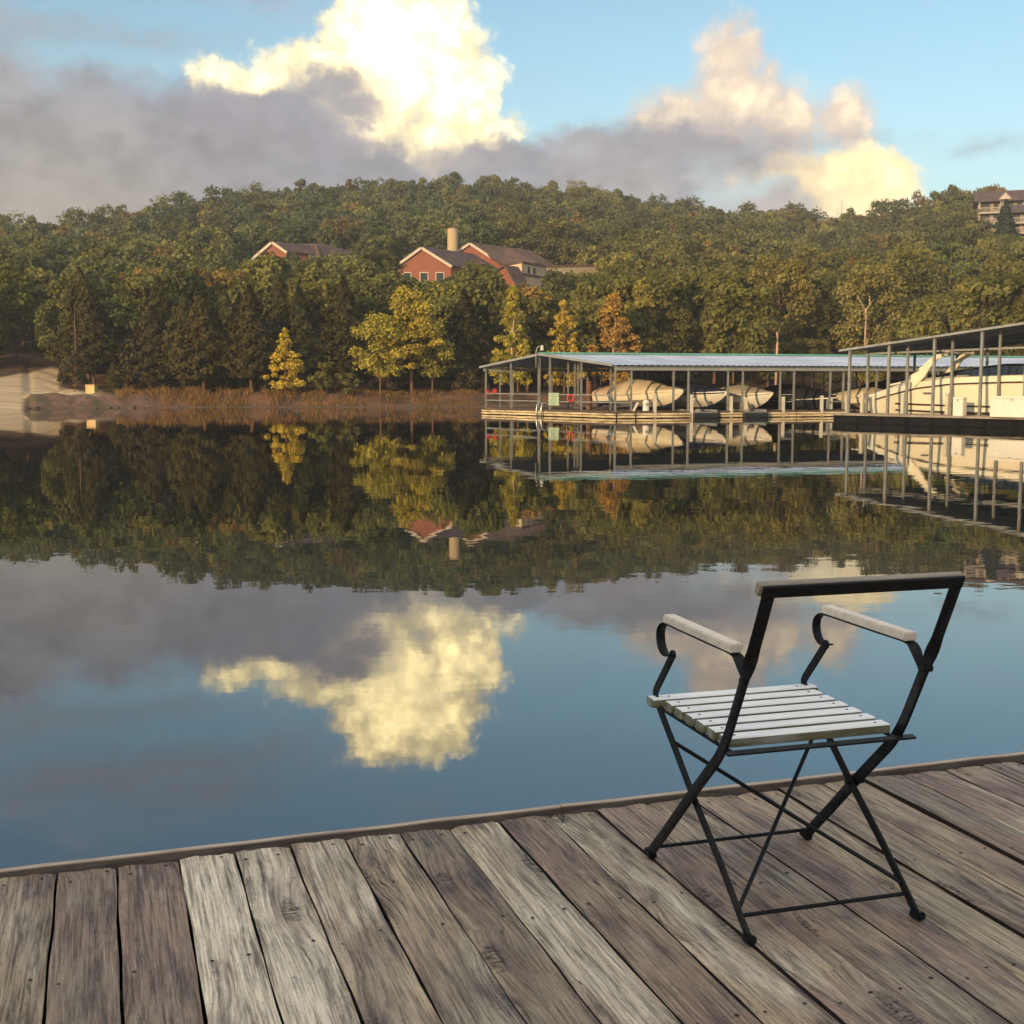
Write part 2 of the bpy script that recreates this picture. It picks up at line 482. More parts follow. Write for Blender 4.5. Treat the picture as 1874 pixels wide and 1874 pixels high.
def leaf_mat(name, use_attr):
    m, N = mat(name)
    if use_attr:
        base = N.n('ShaderNodeAttribute', attribute_name='tint').outputs['Color']
    else:
        base = N.n('ShaderNodeObjectInfo').outputs['Color']
    var = N.n('ShaderNodeAttribute', attribute_name='var').outputs['Fac']
    k = N.ramp(var, 0.0, 1.0, 0.72 if use_attr else 0.58, 1.28 if use_attr else 1.42, smooth=False)
    c = N.v('SCALE', base, scale=k)
    # some leaves turn towards brown or yellow
    v2 = N.m('FRACT', N.m('MULTIPLY', var, 17.31))
    c = N.mix(N.m('MULTIPLY', N.ramp(v2, 0.72, 1.0), 0.35), c, N.v('MULTIPLY', c, (1.4, 1.1, 0.7)))
    df = N.n('ShaderNodeBsdfDiffuse'); N.put(df.inputs[0], c)
    tr = N.n('ShaderNodeBsdfTranslucent'); N.put(tr.inputs[0], N.v('MULTIPLY', c, (1.2, 1.25, 0.7)))
    mx = N.n('ShaderNodeMixShader'); mx.inputs[0].default_value = 0.28
    N.t.links.new(df.outputs[0], mx.inputs[1]); N.t.links.new(tr.outputs[0], mx.inputs[2])
    finish(N, mx)
    return m
M['leaf'] = leaf_mat('foliage', False)
M['leafmass'] = leaf_mat('foliage_mass', True)

def water_mat():
    m, N = mat('lake_water')
    co = N.n('ShaderNodeNewGeometry').outputs['Position']
    n1 = N.noise(N.v('MULTIPLY', co, (0.55, 1.0, 1.0)), 0.55, 2.0, 0.5)
    n2 = N.noise(N.v('MULTIPLY', N.v('ADD', co, (40, 11, 0)), (0.6, 1.0, 1.0)), 2.6, 2.0, 0.5)
    patch = N.ramp(N.noise(N.v('MULTIPLY', co, (0.35, 1.0, 1.0)), 0.06, 3.0, 0.6), 0.40, 0.68, 0.25, 1.0)
    h = N.m('ADD', N.m('MULTIPLY', n1, 0.75), N.m('MULTIPLY', n2, 0.20))
    nm = bump(N, N.m('MULTIPLY', h, patch), 1.0, 0.0065)
    b = principled(N, (0.0035, 0.0065, 0.007), 0.010, 0, 0.5, nm, 2.4)
    finish(N, b)
    return m
M['water'] = water_mat()

def terrain_mat():
    m, N = mat('shore_ground')
    co = N.n('ShaderNodeNewGeometry').outputs['Position']
    sand = N.n('ShaderNodeAttribute', attribute_name='sand').outputs['Fac']
    mud = N.n('ShaderNodeAttribute', attribute_name='mud').outputs['Fac']
    n = N.noise(co, 0.35, 8, 0.65)
    n2 = N.noise(co, 2.2, 6, 0.65)
    n3 = N.noise(N.v('MULTIPLY', co, (0.15, 0.9, 1.5)), 1.0, 6, 0.6)
    litter = N.mix(N.ramp(n, 0.35, 0.65), (0.055, 0.038, 0.024), (0.18, 0.092, 0.050))
    litter = N.mix(N.ramp(n2, 0.5, 0.75), litter, (0.06, 0.065, 0.028))
    s = N.mix(N.ramp(n3, 0.3, 0.7), (0.40, 0.28, 0.16), (0.56, 0.43, 0.26))
    s = N.mix(N.m('MULTIPLY', N.ramp(n2, 0.56, 0.72), 0.5), s, (0.28, 0.18, 0.10))
    md = N.mix(N.ramp(n2, 0.3, 0.7), (0.10, 0.058, 0.038), (0.19, 0.115, 0.075))
    md = N.mix(N.m('MULTIPLY', N.ramp(n, 0.5, 0.62), 0.8), md, (0.07, 0.07, 0.03))
    c = N.mix(mud, litter, md)
    c = N.mix(sand, c, s)
    finish(N, principled(N, c, 0.95, 0, 0.15, bump(N, n2, 0.6, 0.15)))
    return m
M['terrain'] = terrain_mat()

def deckwood_mat():
    m, N = mat('weathered_deck_boards')
    uv = N.n('ShaderNodeAttribute', attribute_name='buv').outputs['Vector']     # (across, along, board seed)
    x, y, sd = N.sep(uv)
    shift = N.xyz(N.m('MULTIPLY', sd, 13.7), N.m('MULTIPLY', sd, 57.3), N.m('MULTIPLY', sd, 31.1))
    p = N.v('ADD', N.xyz(x, y, 0.0), shift)
    # knots: sparse voronoi cells that bend the grain
    kp = N.v('MULTIPLY', p, (5.5, 1.35, 1.0))
    vo = N.n('ShaderNodeTexVoronoi', feature='F1')
    vo.inputs['Scale'].default_value = 1.0
    vo.inputs['Randomness'].default_value = 1.0
    N.put(vo.inputs['Vector'], kp)
    kd = N.v('LENGTH', N.v('MULTIPLY', N.v('SUBTRACT', kp, vo.outputs['Position']), (1.0, 1.35, 0.0)))
    has = N.m('GREATER_THAN', N.sep(vo.outputs['Color'])[0], 0.50)
    kd = N.m('ADD', kd, N.m('MULTIPLY', N.m('SUBTRACT', N.noise(N.v('MULTIPLY', p, (1.0, 0.6, 1.0)), 26, 4, 0.6), 0.5), 0.16))
    ring = N.m('MULTIPLY', N.m('MULTIPLY', N.ramp(kd, 0.15, 0.11), N.ramp(kd, 0.045, 0.085)), has)
    split = N.m('MULTIPLY', N.m('MULTIPLY', N.ramp(kd, 0.20, 0.10), N.ramp(N.m('ABSOLUTE', N.m('SUBTRACT', N.noise(N.v('MULTIPLY', p, (0.35, 1.0, 1.0)), 60, 2, 0.5), 0.47)), 0.05, 0.02)), has)
    knot = N.m('MAXIMUM', N.m('MULTIPLY', ring, 0.45), split)
    halo = N.m('MULTIPLY', N.ramp(kd, 0.60, 0.05), has)
    wob = N.noise(N.v('MULTIPLY', p, (2.2, 0.55, 1.0)), 1.6, 4, 0.5)
    gx = N.m('ADD', x, N.m('ADD', N.m('MULTIPLY', wob, 0.026), N.m('MULTIPLY', halo, 0.030)))
    gp = N.v('ADD', N.xyz(N.m('MULTIPLY', gx, 1.0), N.m('MULTIPLY', y, 0.028), 0.0), shift)
    g1 = N.noise(gp, 150, 5, 0.66)
    g2 = N.noise(gp, 420, 3, 0.6)
    g3 = N.noise(N.v('ADD', N.xyz(gx, N.m('MULTIPLY', y, 0.09), 0.0), shift), 24, 4, 0.6)
    big = N.noise(N.v('MULTIPLY', p, (1.0, 0.45, 1.0)), 4.2, 6, 0.62, 0.6)
    big2 = N.noise(N.v('ADD', N.v('MULTIPLY', p, (1.6, 0.35, 1.0)), (4, 7, 1)), 2.4, 5, 0.6, 0.5)
    hue = N.noise(N.v('ADD', N.v('MULTIPLY', p, (1.0, 0.5, 1.0)), (9, 2, 3)), 2.2, 5, 0.6, 0.8)
    fine = N.noise(N.v('MULTIPLY', p, (1.0, 0.35, 1.0)), 120, 4, 0.7)
    # board base tones: each board has its own paleness, mauve cast and value
    bt = N.n('ShaderNodeAttribute', attribute_name='btone').outputs['Vector']
    tp, tm, tv = N.sep(bt)
    pale = (0.62, 0.54, 0.40)
    tan = (0.41, 0.31, 0.195)
    mauve = (0.27, 0.180, 0.128)
    green = (0.255, 0.235, 0.16)
    c = N.mix(N.ramp(N.m('ADD', big, N.m('MULTIPLY', N.m('SUBTRACT', tm, 0.5), -0.45)), 0.36, 0.60), mauve, tan)
    c = N.mix(N.m('MULTIPLY', N.ramp(hue, 0.48, 0.64), 0.60), c, green)
    c = N.mix(N.m('MULTIPLY', N.ramp(N.m('ADD', big2, N.m('SUBTRACT', N.m('MULTIPLY', N.m('SUBTRACT', tp, 0.5), 0.46), 0.035)), 0.46, 0.66), 0.85), c, pale)
    # mildew and weather streaks running with the grain
    st = N.noise(N.v('ADD', N.xyz(N.m('MULTIPLY', gx, 1.0), N.m('MULTIPLY', y, 0.11), 5.0), shift), 27, 7, 0.72)
    c = N.mix(N.m('MULTIPLY', N.ramp(N.m('ADD', st, N.m('MULTIPLY', N.m('SUBTRACT', big, 0.5), -0.35)), 0.49, 0.66), 0.72), c, (0.095, 0.066, 0.056))
    c = N.mix(N.m('MULTIPLY', N.ramp(g3, 0.52, 0.70), 0.40), c, (0.14, 0.095, 0.08))
    c = N.mix(N.m('MULTIPLY', N.ramp(g1, 0.46, 0.70), 0.62), c, (0.10, 0.074, 0.062))
    c = N.mix(N.m('MULTIPLY', N.ramp(g2, 0.52, 0.74), 0.50), c, (0.68, 0.63, 0.53))
    c = N.mix(N.m('MULTIPLY', N.ramp(fine, 0.56, 0.70), 0.55), c, (0.085, 0.062, 0.055))
    c = N.mix(N.m('MULTIPLY', halo, N.m('MULTIPLY', N.ramp(g3, 0.35, 0.6), 0.55)), c, (0.15, 0.105, 0.08))
    c = N.mix(N.m('MULTIPLY', knot, 0.92), c, (0.035, 0.025, 0.022))
    # dark cracks along the grain
    crk = N.noise(N.v('ADD', N.xyz(gx, N.m('MULTIPLY', y, 0.030), 3.0), shift), 40, 2, 0.5)
    crack = N.m('MULTIPLY', N.ramp(N.m('ABSOLUTE', N.m('SUBTRACT', crk, 0.5)), 0.010, 0.0), N.ramp(N.noise(N.v('MULTIPLY', p, (2.0, 0.6, 1.0)), 3.1, 3, 0.5), 0.52, 0.62))
    c = N.mix(N.m('MULTIPLY', crack, 0.9), c, (0.02, 0.016, 0.015))
    con = N.m('ADD', N.m('MULTIPLY', g1, 0.42), N.m('ADD', N.m('MULTIPLY', st, 0.30), N.m('MULTIPLY', g2, 0.28)))
    c = N.v('SCALE', c, scale=N.m('MULTIPLY', tv, N.ramp(con, 0.38, 0.62, 1.60, 0.42, smooth=False)))
    h = N.m('SUBTRACT', N.m('ADD', N.m('MULTIPLY', g1, -0.6), N.m('MULTIPLY', g2, 0.25)), N.m('MULTIPLY', N.m('MAXIMUM', crack, N.m('MULTIPLY', knot, 0.6)), 1.2))
    finish(N, principled(N, c, N.ramp(g1, 0.3, 0.7, 0.55, 0.8), 0, 0.35, bump(N, h, 0.55, 0.004)))
    return m
M['deck'] = deckwood_mat()

def painted_wood(name, c, grime, amt=0.5, edge=0.0):
    m, N = mat(name)
    co = N.n('ShaderNodeTexCoord').outputs['Object']
    n = N.noise(N.v('MULTIPLY', co, (0.5, 3.0, 3.0)), 9, 6, 0.65)
    n2 = N.noise(N.v('MULTIPLY', co, (0.35, 6.0, 6.0)), 30, 5, 0.6)
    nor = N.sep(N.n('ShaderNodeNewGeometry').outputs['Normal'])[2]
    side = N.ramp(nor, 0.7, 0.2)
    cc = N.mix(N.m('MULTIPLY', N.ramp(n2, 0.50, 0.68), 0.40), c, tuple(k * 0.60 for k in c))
    # patchy algae and grime, heavier on side faces; then an even olive side tone
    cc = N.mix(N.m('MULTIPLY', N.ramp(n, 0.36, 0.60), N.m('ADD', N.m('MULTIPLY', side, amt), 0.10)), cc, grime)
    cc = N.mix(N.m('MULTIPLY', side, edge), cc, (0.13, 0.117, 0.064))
    finish(N, principled(N, cc, 0.6, 0, 0.35, bump(N, n2, 0.25, 0.002)))
    return m
M['slat'] = painted_wood('peeling_cream_paint', (0.90, 0.89, 0.86), (0.13, 0.115, 0.055), 1.0, 0.80)
M['arm'] = painted_wood('cream_painted_wood', (0.76, 0.66, 0.55), (0.30, 0.27, 0.18), 0.12)
def curb_mat():
    m, N = mat('weathered_shaded_curb')
    co = N.n('ShaderNodeTexCoord').outputs['Object']
    n = N.noise(N.v('MULTIPLY', co, (1.2, 14, 14)), 5.0, 6, 0.6)
    n2 = N.noise(N.v('MULTIPLY', co, (0.6, 3, 3)), 3.0, 5, 0.6)
    up = N.ramp(N.sep(N.n('ShaderNodeNewGeometry').outputs['Normal'])[2], 0.6, 0.9)  # sides darker and top lighter: shade put into the curb colour
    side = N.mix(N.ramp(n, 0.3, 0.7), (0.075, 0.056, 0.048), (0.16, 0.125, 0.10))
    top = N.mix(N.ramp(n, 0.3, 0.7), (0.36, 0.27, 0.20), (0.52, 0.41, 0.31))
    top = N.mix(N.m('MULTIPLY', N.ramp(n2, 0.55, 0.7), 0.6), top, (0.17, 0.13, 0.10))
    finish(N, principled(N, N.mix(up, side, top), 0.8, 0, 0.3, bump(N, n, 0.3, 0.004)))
    return m
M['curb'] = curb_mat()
M['curbtop'] = simple('lighter_curb', (0.42, 0.33, 0.24), 0.8, 0, 0.25, 5.0, 0.3, stretch=(0.25, 3, 3))
M['boardside'] = simple('dirty_shaded_board_edge', (0.035, 0.027, 0.022), 0.9, 0, 0.4, 20, 0.15)  # board sides nearly black, the shade of the gaps put into their colour
M['nail'] = simple('rusty_nail', (0.03, 0.022, 0.018), 0.7, 0.3, 0.3, 40)
M['siding'] = simple('boathouse_siding', (0.20, 0.17, 0.14), 0.85, 0, 0.2, 1.0, 0.2, stretch=(0.2, 0.2, 5))

# ------------------------------------------------------------------ terrain
SKY_PX = [-900, -400, 0, 100, 240, 330, 430, 560, 700, 800, 880, 960, 1060, 1150, 1300, 1420, 1495, 1560, 1620, 1700, 1760, 1874, 2200, 2800]
SKY_PY = [430, 420, 408, 410, 396, 379, 360, 350, 340, 334, 330, 338, 350, 366, 386, 384, 402, 398, 385, 364, 352, 350, 330, 360]
RID_PX = [-900, 0, 400, 880, 1300, 1495, 1700, 1874, 2800]
RID_Y = [240, 265, 305, 360, 335, 335, 300, 285, 260]
TREE_H = 9.5
def ridge_y(px): return np.interp(px, RID_PX, RID_Y)
def ridge_z(px):
    py = np.interp(px, SKY_PX, SKY_PY); Y = ridge_y(px)
    b = (937.0 - py) / FPX; c, s = math.cos(PITCH), math.sin(PITCH)
    return CAMZ + (-s + b * c) / (c + b * s) * Y - TREE_H
def sstep(a, b, x):
    t = np.clip((x - a) / (b - a), 0, 1); return t * t * (3 - 2 * t)
def shore_y(px):
    return np.interp(px, [-900, 0, 45, 58, 66, 120, 250, 330, 880, 1000, 1874, 2800], [92, 93, 94.0, 96.5, 95.5, 97.0, 99.5, 100.5, 101.5, 104, 106, 106])
def terrain_h(px, Y):
    px = np.asarray(px, float); Y = np.asarray(Y, float)
    d = Y - shore_y(px)
    bank = np.maximum(1.10 * sstep(0.0, 4.2, d), 0.098 * d)
    ramp = 0.098 * np.maximum(d, 0)
    w = sstep(46, 60, px)
    z = bank * w + ramp * (1 - w)
    z = np.where(d < 0, np.maximum(0.16 * d, -2.0), z)
    wob = 0.10 * np.sin(px * 0.11 + Y * 0.9) + 0.08 * np.sin(px * 0.047 - Y * 1.7) 
    z = z + wob * sstep(0.3, 3.0, d) * sstep(60, 120, px)
    Rr = ridge_y(px); zr = ridge_z(px)
    zbR = 0.098 * (Rr - shore_y(px))
    s = np.clip((Y - 122) / (Rr - 122), 0, 1)
    z = z + (zr - zbR) * s ** 1.25
    over = np.maximum(Y - Rr, 0)
    z = z - over * 0.22
    return z
def build_terrain():
    cols = np.unique(np.concatenate([np.arange(-900, 2801, 25), np.arange(0, 330, 5)])).astype(float)
    rows = np.concatenate([np.arange(86, 130, 0.8), np.arange(130, 200, 3), np.arange(200, 440, 8)])
    PX, YY = np.meshgrid(cols, rows)
    Z = terrain_h(PX, YY)
    X = (PX - CX) / FPX * YY
    v = np.stack([X, YY, Z], -1).reshape(-1, 3)
    nc, nr = len(cols), len(rows)
    idx = np.arange(nr * nc).reshape(nr, nc)
    f = np.stack([idx[:-1, :-1], idx[:-1, 1:], idx[1:, 1:], idx[1:, :-1]], -1).reshape(-1, 4)
    me = bpy.data.meshes.new('terrain')
    me.from_pydata(v.tolist(), [], f.tolist())
    me.materials.append(M['terrain'])
    ytop = np.interp(PX, [-900, 0, 110, 400], [90, 118, 132, 132])
    sand = (1 - sstep(-1, 1, YY - ytop)) * (1 - sstep(108, 118, PX + 0.0 * YY))
    tail = (1 - sstep(150, 200, PX)) * sstep(100.3, 101.5, YY) * (1 - sstep(110, 113, YY))
    sand = np.maximum(sand, tail)
    sand = np.where((PX > 40) & (YY < 101.2), sand * (1 - sstep(42, 48, PX)), sand)
    mud = sstep(38, 44, PX) * (1 - sstep(101, 103, YY)) * (1 - sstep(330, 520, PX))
    mud = np.maximum(mud, (YY < shore_y(PX) + 1.0) * 0.8)
    for nm, a in (('sand', sand), ('mud', mud)):
        at = me.attributes.new(nm, 'FLOAT', 'POINT')
        at.data.foreach_set('value', a.reshape(-1).astype(np.float32))
    me.polygons.foreach_set('use_smooth', [True] * len(me.polygons))
    o = link('hill_terrain', me)
    tag(o, kind='structure')
    return o
build_terrain()

wm = MB()
wm.add([(-4000, -1500, 0), (4000, -1500, 0), (4000, 4000, 0), (-4000, 4000, 0)], [(0, 1, 2, 3)])
tag(wm.build('water', M['water']), kind='structure')

# ------------------------------------------------------------------ foliage generators
def quads_mesh(name, centers, normals, size, var, material, tint=None, aspect=1.0):
    """centers, normals (n,3); size (n,): leaf clumps as small quads, one mesh"""
    n = len(centers)
    nr = normals / (np.linalg.norm(normals, axis=1, keepdims=True) + 1e-9)
    r = rng.normal(size=(n, 3))
    t = np.cross(nr, r); t /= (np.linalg.norm(t, axis=1, keepdims=True) + 1e-9)
    b = np.cross(nr, t)
    hs = (size / 2)[:, None]
    k = rng.uniform(0.75, 1.25, (n, 1))
    t = t * hs * k; b = b * hs / k * aspect
    bend = nr * hs * 0.35
    # a pointed leaf cluster: kite with its tips bent
    v = np.stack([centers - t * 1.25 - bend, centers - b, centers + t * 1.25 - bend, centers + b], 1).reshape(-1, 3)
    me = bpy.data.meshes.new(name)
    me.vertices.add(4 * n)
    me.vertices.foreach_set('co', v.astype(np.float32).ravel())
    me.loops.add(4 * n)
    me.loops.foreach_set('vertex_index', np.arange(4 * n, dtype=np.int32))
    me.polygons.add(n)
    me.polygons.foreach_set('loop_start', np.arange(0, 4 * n, 4, dtype=np.int32))
    me.polygons.foreach_set('loop_total', np.full(n, 4, np.int32))
    me.update(calc_edges=True)
    a = me.attributes.new('var', 'FLOAT', 'POINT')
    a.data.foreach_set('value', np.repeat(var, 4).astype(np.float32))
    if tint is not None:
        c = me.attributes.new('tint', 'FLOAT_COLOR', 'POINT')
        tt = np.concatenate([np.repeat(tint, 4, axis=0), np.ones((4 * n, 1))], 1)
        c.data.foreach_set('color', tt.astype(np.float32).ravel())
    me.materials.append(material)
    return me

def sphere_dirs(n):
    d = rng.normal(size=(n, 3)); return d / np.linalg.norm(d, axis=1, keepdims=True)

def crown_points(kind, nleaf):
    """unit tree: height 1, crown half-width 1 (scaled later). returns pos, normal, size factor"""
    if kind == 'broad':
        nc = 46
        t = rng.uniform(0.26, 0.95, nc)
        env = np.sqrt(np.clip(1 - ((t - 0.56) / 0.46) ** 2, 0.02, 1))
        ang = rng.uniform(0, 2 * PI, nc); rr = env * np.sqrt(rng.uniform(0.05, 1, nc)) * 0.80
        cc = np.stack([np.cos(ang) * rr, np.sin(ang) * rr, t], 1)
        rc = rng.uniform(0.13, 0.34, nc)
        vz = 0.42
    elif kind == 'tall':
        nc = 48
        t = rng.uniform(0.22, 0.97, nc)
        env = np.clip(np.interp(t, [0.2, 0.35, 0.55, 0.8, 0.97], [0.55, 1.0, 0.85, 0.55, 0.12]), 0, 1)
        ang = rng.uniform(0, 2 * PI, nc); rr = env * np.sqrt(rng.uniform(0.05, 1, nc)) * 0.85
        cc = np.stack([np.cos(ang) * rr, np.sin(ang) * rr, t], 1)
        rc = rng.uniform(0.11, 0.32, nc)
        vz = 0.30
    elif kind == 'spire':
        nc = 110
        t = rng.uniform(0.12, 1.0, nc) ** 1.1
        env = np.clip(np.interp(t, [0.1, 0.25, 0.5, 0.75, 1.0], [0.7, 1.0, 0.72, 0.42, 0.06]), 0, 1)
        ang = rng.uniform(0, 2 * PI, nc); rr = env * np.sqrt(rng.uniform(0.1, 1, nc)) * 0.88
        cc = np.stack([np.cos(ang) * rr, np.sin(ang) * rr, t], 1)
        rc = rng.uniform(0.09, 0.24, nc) * (1.15 - 0.5 * t)
        vz = 0.30
    elif kind == 'bush':
        nc = 16
        t = rng.uniform(0.15, 0.85, nc)
        env = np.sqrt(np.clip(1 - ((t - 0.35) / 0.62) ** 2, 0.05, 1))
        ang = rng.uniform(0, 2 * PI, nc); rr = env * np.sqrt(rng.uniform(0.05, 1, nc)) * 0.8
        cc = np.stack([np.cos(ang) * rr, np.sin(ang) * rr, t], 1)
        rc = rng.uniform(0.2, 0.38, nc)
        vz = 0.5
    if kind == 'cedar':
        t = rng.uniform(0.0, 1.0, nleaf) ** 1.25
        ang = rng.uniform(0, 2 * PI, nleaf)
        lobes = 1 + 0.22 * np.sin(3 * ang + 9 * t) + 0.14 * np.sin(7 * ang - 31 * t) + 0.16 * np.sin(41 * t + 2 * ang)
        env = np.interp(t, [0, 0.12, 0.35, 0.7, 1.0], [0.75, 1.0, 0.86, 0.48, 0.02]) * lobes
        rr = env * rng.uniform(0.62, 1.0, nleaf)
        z = 0.15 + 0.85 * t
        p = np.stack([np.cos(ang) * rr, np.sin(ang) * rr, z], 1)
        nr = np.stack([np.cos(ang), np.sin(ang), rng.uniform(-0.1, 0.9, nleaf)], 1) + rng.normal(size=(nleaf, 3)) * 0.45
        return p, nr, rng.uniform(0.7, 1.2, nleaf), rng.uniform(0, 1, nleaf)
    cid = rng.choice(nc, nleaf, p=(rc ** 2) / np.sum(rc ** 2))
    d = sphere_dirs(nleaf)
    d[:, 2] = np.where(d[:, 2] < -0.35, -d[:, 2] * 0.6, d[:, 2])
    rad = rng.uniform(0.30, 1.25, nleaf) ** 0.6
    p = cc[cid] + d * (rc[cid] * rad)[:, None] * np.array([1, 1, vz])
    nr = d + rng.normal(size=(nleaf, 3)) * 0.55
    tone = rng.uniform(0.25, 0.75, nc)[cid]
    return p, nr, rng.uniform(0.65, 1.25, nleaf), np.clip(tone + rng.normal(size=nleaf) * 0.22, 0, 1)

def crown_mesh(name, kind, h, r, nleaf, leaf):
    p, nr, sf, tone = crown_points(kind, nleaf)
    p = p * np.array([r, r, h])
    return quads_mesh(name, p, nr, leaf * sf, tone, M['leaf'])
def trunk_mesh(name, h, r, top=0.75, limbs=7, spread=0.6, material='bark', lean=0.03):
    b = MB()
    n = 7
    path = [Vector((math.sin(k * 1.3) * lean * h * k / n * 0.5, math.cos(k * 0.9) * lean * h * k / n * 0.4, -0.25 + (h * top + 0.25) * k / n)) for k in range(n + 1)]
    b.tube(path, r, 7, r1=r * 0.28)
    for i in range(limbs):
        k = 0.32 + 0.6 * i / max(1, limbs)
        p0 = path[min(n - 1, int(k * n))]
        a = i * 2.4 + random.random()
        L = h * 0.32 * (1.15 - k) * 1.6 * spread
        p1 = p0 + Vector((math.cos(a) * L * 0.5, math.sin(a) * L * 0.5, L * 0.45))
        p2 = p0 + Vector((math.cos(a) * L, math.sin(a) * L, L * 0.8))
        b.tube([p0, p1, p2], r * 0.38 * (1.1 - k * 0.6), 5, r1=r * 0.10)
    me = b.build(name, M[material])
    m = me.data
    bpy.data.objects.remove(me)
    m.polygons.foreach_set('use_smooth', [True] * len(m.polygons))
    return m

def plant_tree(name, label, cat, loc, rz, crown, trunk, tint, scale=1.0, group=None):
    t = thing(name, label, cat, loc, rz, group)
    t.scale = (scale, scale, scale) if not hasattr(scale, '__len__') else scale
    if trunk is not None:
        link('trunk', trunk, t)
    c = link('crown', crown, t)
    c.color = (*tint, 1.0)
    return t

PROTO = {}
for i in range(5):
    PROTO['broad', i] = (crown_mesh('broad_crown', 'broad', 10.0, 3.9, 5200, 0.36), trunk_mesh('broad_trunk', 10.0, 0.19))
for i in range(4):
    PROTO['tall', i] = (crown_mesh('tall_crown', 'tall', 10.0, 2.9, 4600, 0.33), trunk_mesh('tall_trunk', 10.0, 0.16))
for i in range(4):
    PROTO['cedar', i] = (crown_mesh('cedar_crown', 'cedar', 8.0, 2.2, 6000, 0.28), trunk_mesh('cedar_trunk', 8.0, 0.15, 0.9, 0))
for i in range(3):
    PROTO['bush', i] = (crown_mesh('bush_crown', 'bush', 1.6, 1.0, 900, 0.20), trunk_mesh('bush_trunk', 1.6, 0.05, 0.5, 4))

def ground_at(px, Y):
    z = float(terrain_h(px, Y)); return Vector(((px - CX) / FPX * Y, Y, z))

OCC = []            # occupied spots (x, y, radius)
SPEC = []           # trees that must stay visible: column, half width, distance, row
def special(name, label, px, Y, top_py, wpx, kind, tint, nleaf, leaf, group=None, trunk_r=0.13, limbs=7, bark='bark', cat='tree', top=0.8):
    g = ground_at(px, Y)
    h = pt(px, top_py, Y).z - g.z
    r = wpx / 2 / FPX * Y * 1.0
    cm = crown_mesh(kind + '_crown', kind, h, r, nleaf, leaf)
    tm = trunk_mesh('trunk', h, trunk_r, top, limbs, min(1.0, r / h * 1.6), bark)
    OCC.append((g.x, g.y, r * 0.75))
    SPEC.append((px, wpx * 0.42, Y, top_py + 0.66 * (to_px(g)[1] - top_py)))
    return plant_tree(name, label, cat, g, 0.0, cm, tm, tint, 1.0, group)

YEL = (0.50, 0.37, 0.05); GOLD = (0.36, 0.24, 0.035); OLV = (0.20, 0.17, 0.035); ORG = (0.36, 0.16, 0.035)
DKG = (0.050, 0.052, 0.020); CED = (0.0560, 0.0500, 0.0200); MIDG = (0.075, 0.080, 0.026); LIME = (0.15, 0.15, 0.035)
special('yellow_tree', 'small bright golden yellow tree alone at the water edge before dark cedars', 525, 104.0, 603, 84, 'spire', YEL, 2600, 0.19, trunk_r=0.08)
special('sapling', 'small yellow green sapling just right of the small golden tree', 590, 104.5, 660, 46, 'bush', LIME, 700, 0.20, trunk_r=0.04)
special('shrub', 'low olive shrub between the sapling and the large yellow shore trees', 640, 104.0, 682, 56, 'bush', (0.13, 0.13, 0.045), 700, 0.19, trunk_r=0.04, cat='shrub')
special('yellow_tree', 'rounded olive yellow tree just left of the tallest yellow shore tree', 697, 104.0, 578, 112, 'broad', (0.32, 0.275, 0.05), 4600, 0.20, trunk_r=0.10)
special('yellow_tree', 'tallest yellow tree on the shore, below the brick gables', 754, 105.0, 526, 136, 'tall', (0.37, 0.295, 0.05), 6200, 0.21, trunk_r=0.14)
special('yellow_tree', 'rounded dull yellow tree just right of the tallest shore tree', 792, 106.0, 600, 84, 'broad', (0.28, 0.245, 0.055), 2900, 0.20, trunk_r=0.10)
special('yellow_tree', 'slender yellow green spire tree behind the left end of the dock roof', 938, 106.0, 525, 96, 'spire', (0.36, 0.30, 0.05), 4600, 0.20, trunk_r=0.12, bark='palebark')
special('yellow_tree', 'pointed bright yellow tree between the slender spire and the orange tree', 1032, 108.0, 554, 96, 'spire', (0.43, 0.315, 0.05), 4400, 0.20, trunk_r=0.11)
special('orange_tree', 'orange brown leaved tree standing behind the dock roof', 1122, 109.0, 536, 128, 'spire', (0.39, 0.235, 0.06), 5600, 0.20, trunk_r=0.12, bark='palebark')
special('broad_tree', 'large spreading olive tree above the middle of the dock roof', 1418, 132.0, 470, 160, 'broad', (0.20, 0.165, 0.05), 7000, 0.28, trunk_r=0.28)
special('broad_tree', 'yellowish tree with pale forked limbs left of the sloping dock roof', 1582, 124.0, 492, 170, 'broad', (0.23, 0.20, 0.07), 7500, 0.27, trunk_r=0.24, bark='palebark')
special('broad_tree', 'rounded mid green tree high above the sloping dock roof', 1728, 185.0, 445, 128, 'broad', (0.125, 0.155, 0.055), 7000, 0.38, trunk_r=0.3)
special('broad_tree', 'pale green leafy tree at the left edge above the sandy ramp', 36, 131.0, 498, 128, 'broad', (0.12, 0.125, 0.032), 4800, 0.34, trunk_r=0.25)
special('cedar', 'dark ragged cedar behind the plywood box on the sand', 176, 114.0, 532, 118, 'cedar', CED, 5200, 0.34, trunk_r=0.16, limbs=0, cat='cedar tree')
special('cedar', 'dark cedar with thin brown twigs right of the ragged cedar by the sand', 285, 111.0, 560, 116, 'cedar', (0.0567, 0.0476, 0.0238), 5200, 0.32, trunk_r=0.16, limbs=0, cat='cedar tree')
special('cedar', 'broad conical cedar with a bare trunk foot at the grassy bank', 376, 106.0, 535, 120, 'cedar', (0.0677, 0.0567, 0.0201), 5600, 0.30, trunk_r=0.17, limbs=0, cat='cedar tree')
special('cedar', 'tall cedar with a reddish trunk left of the small golden tree', 462, 106.5, 522, 104, 'cedar', (0.0640, 0.0531, 0.0201), 5600, 0.30, trunk_r=0.16, limbs=0, cat='cedar tree')
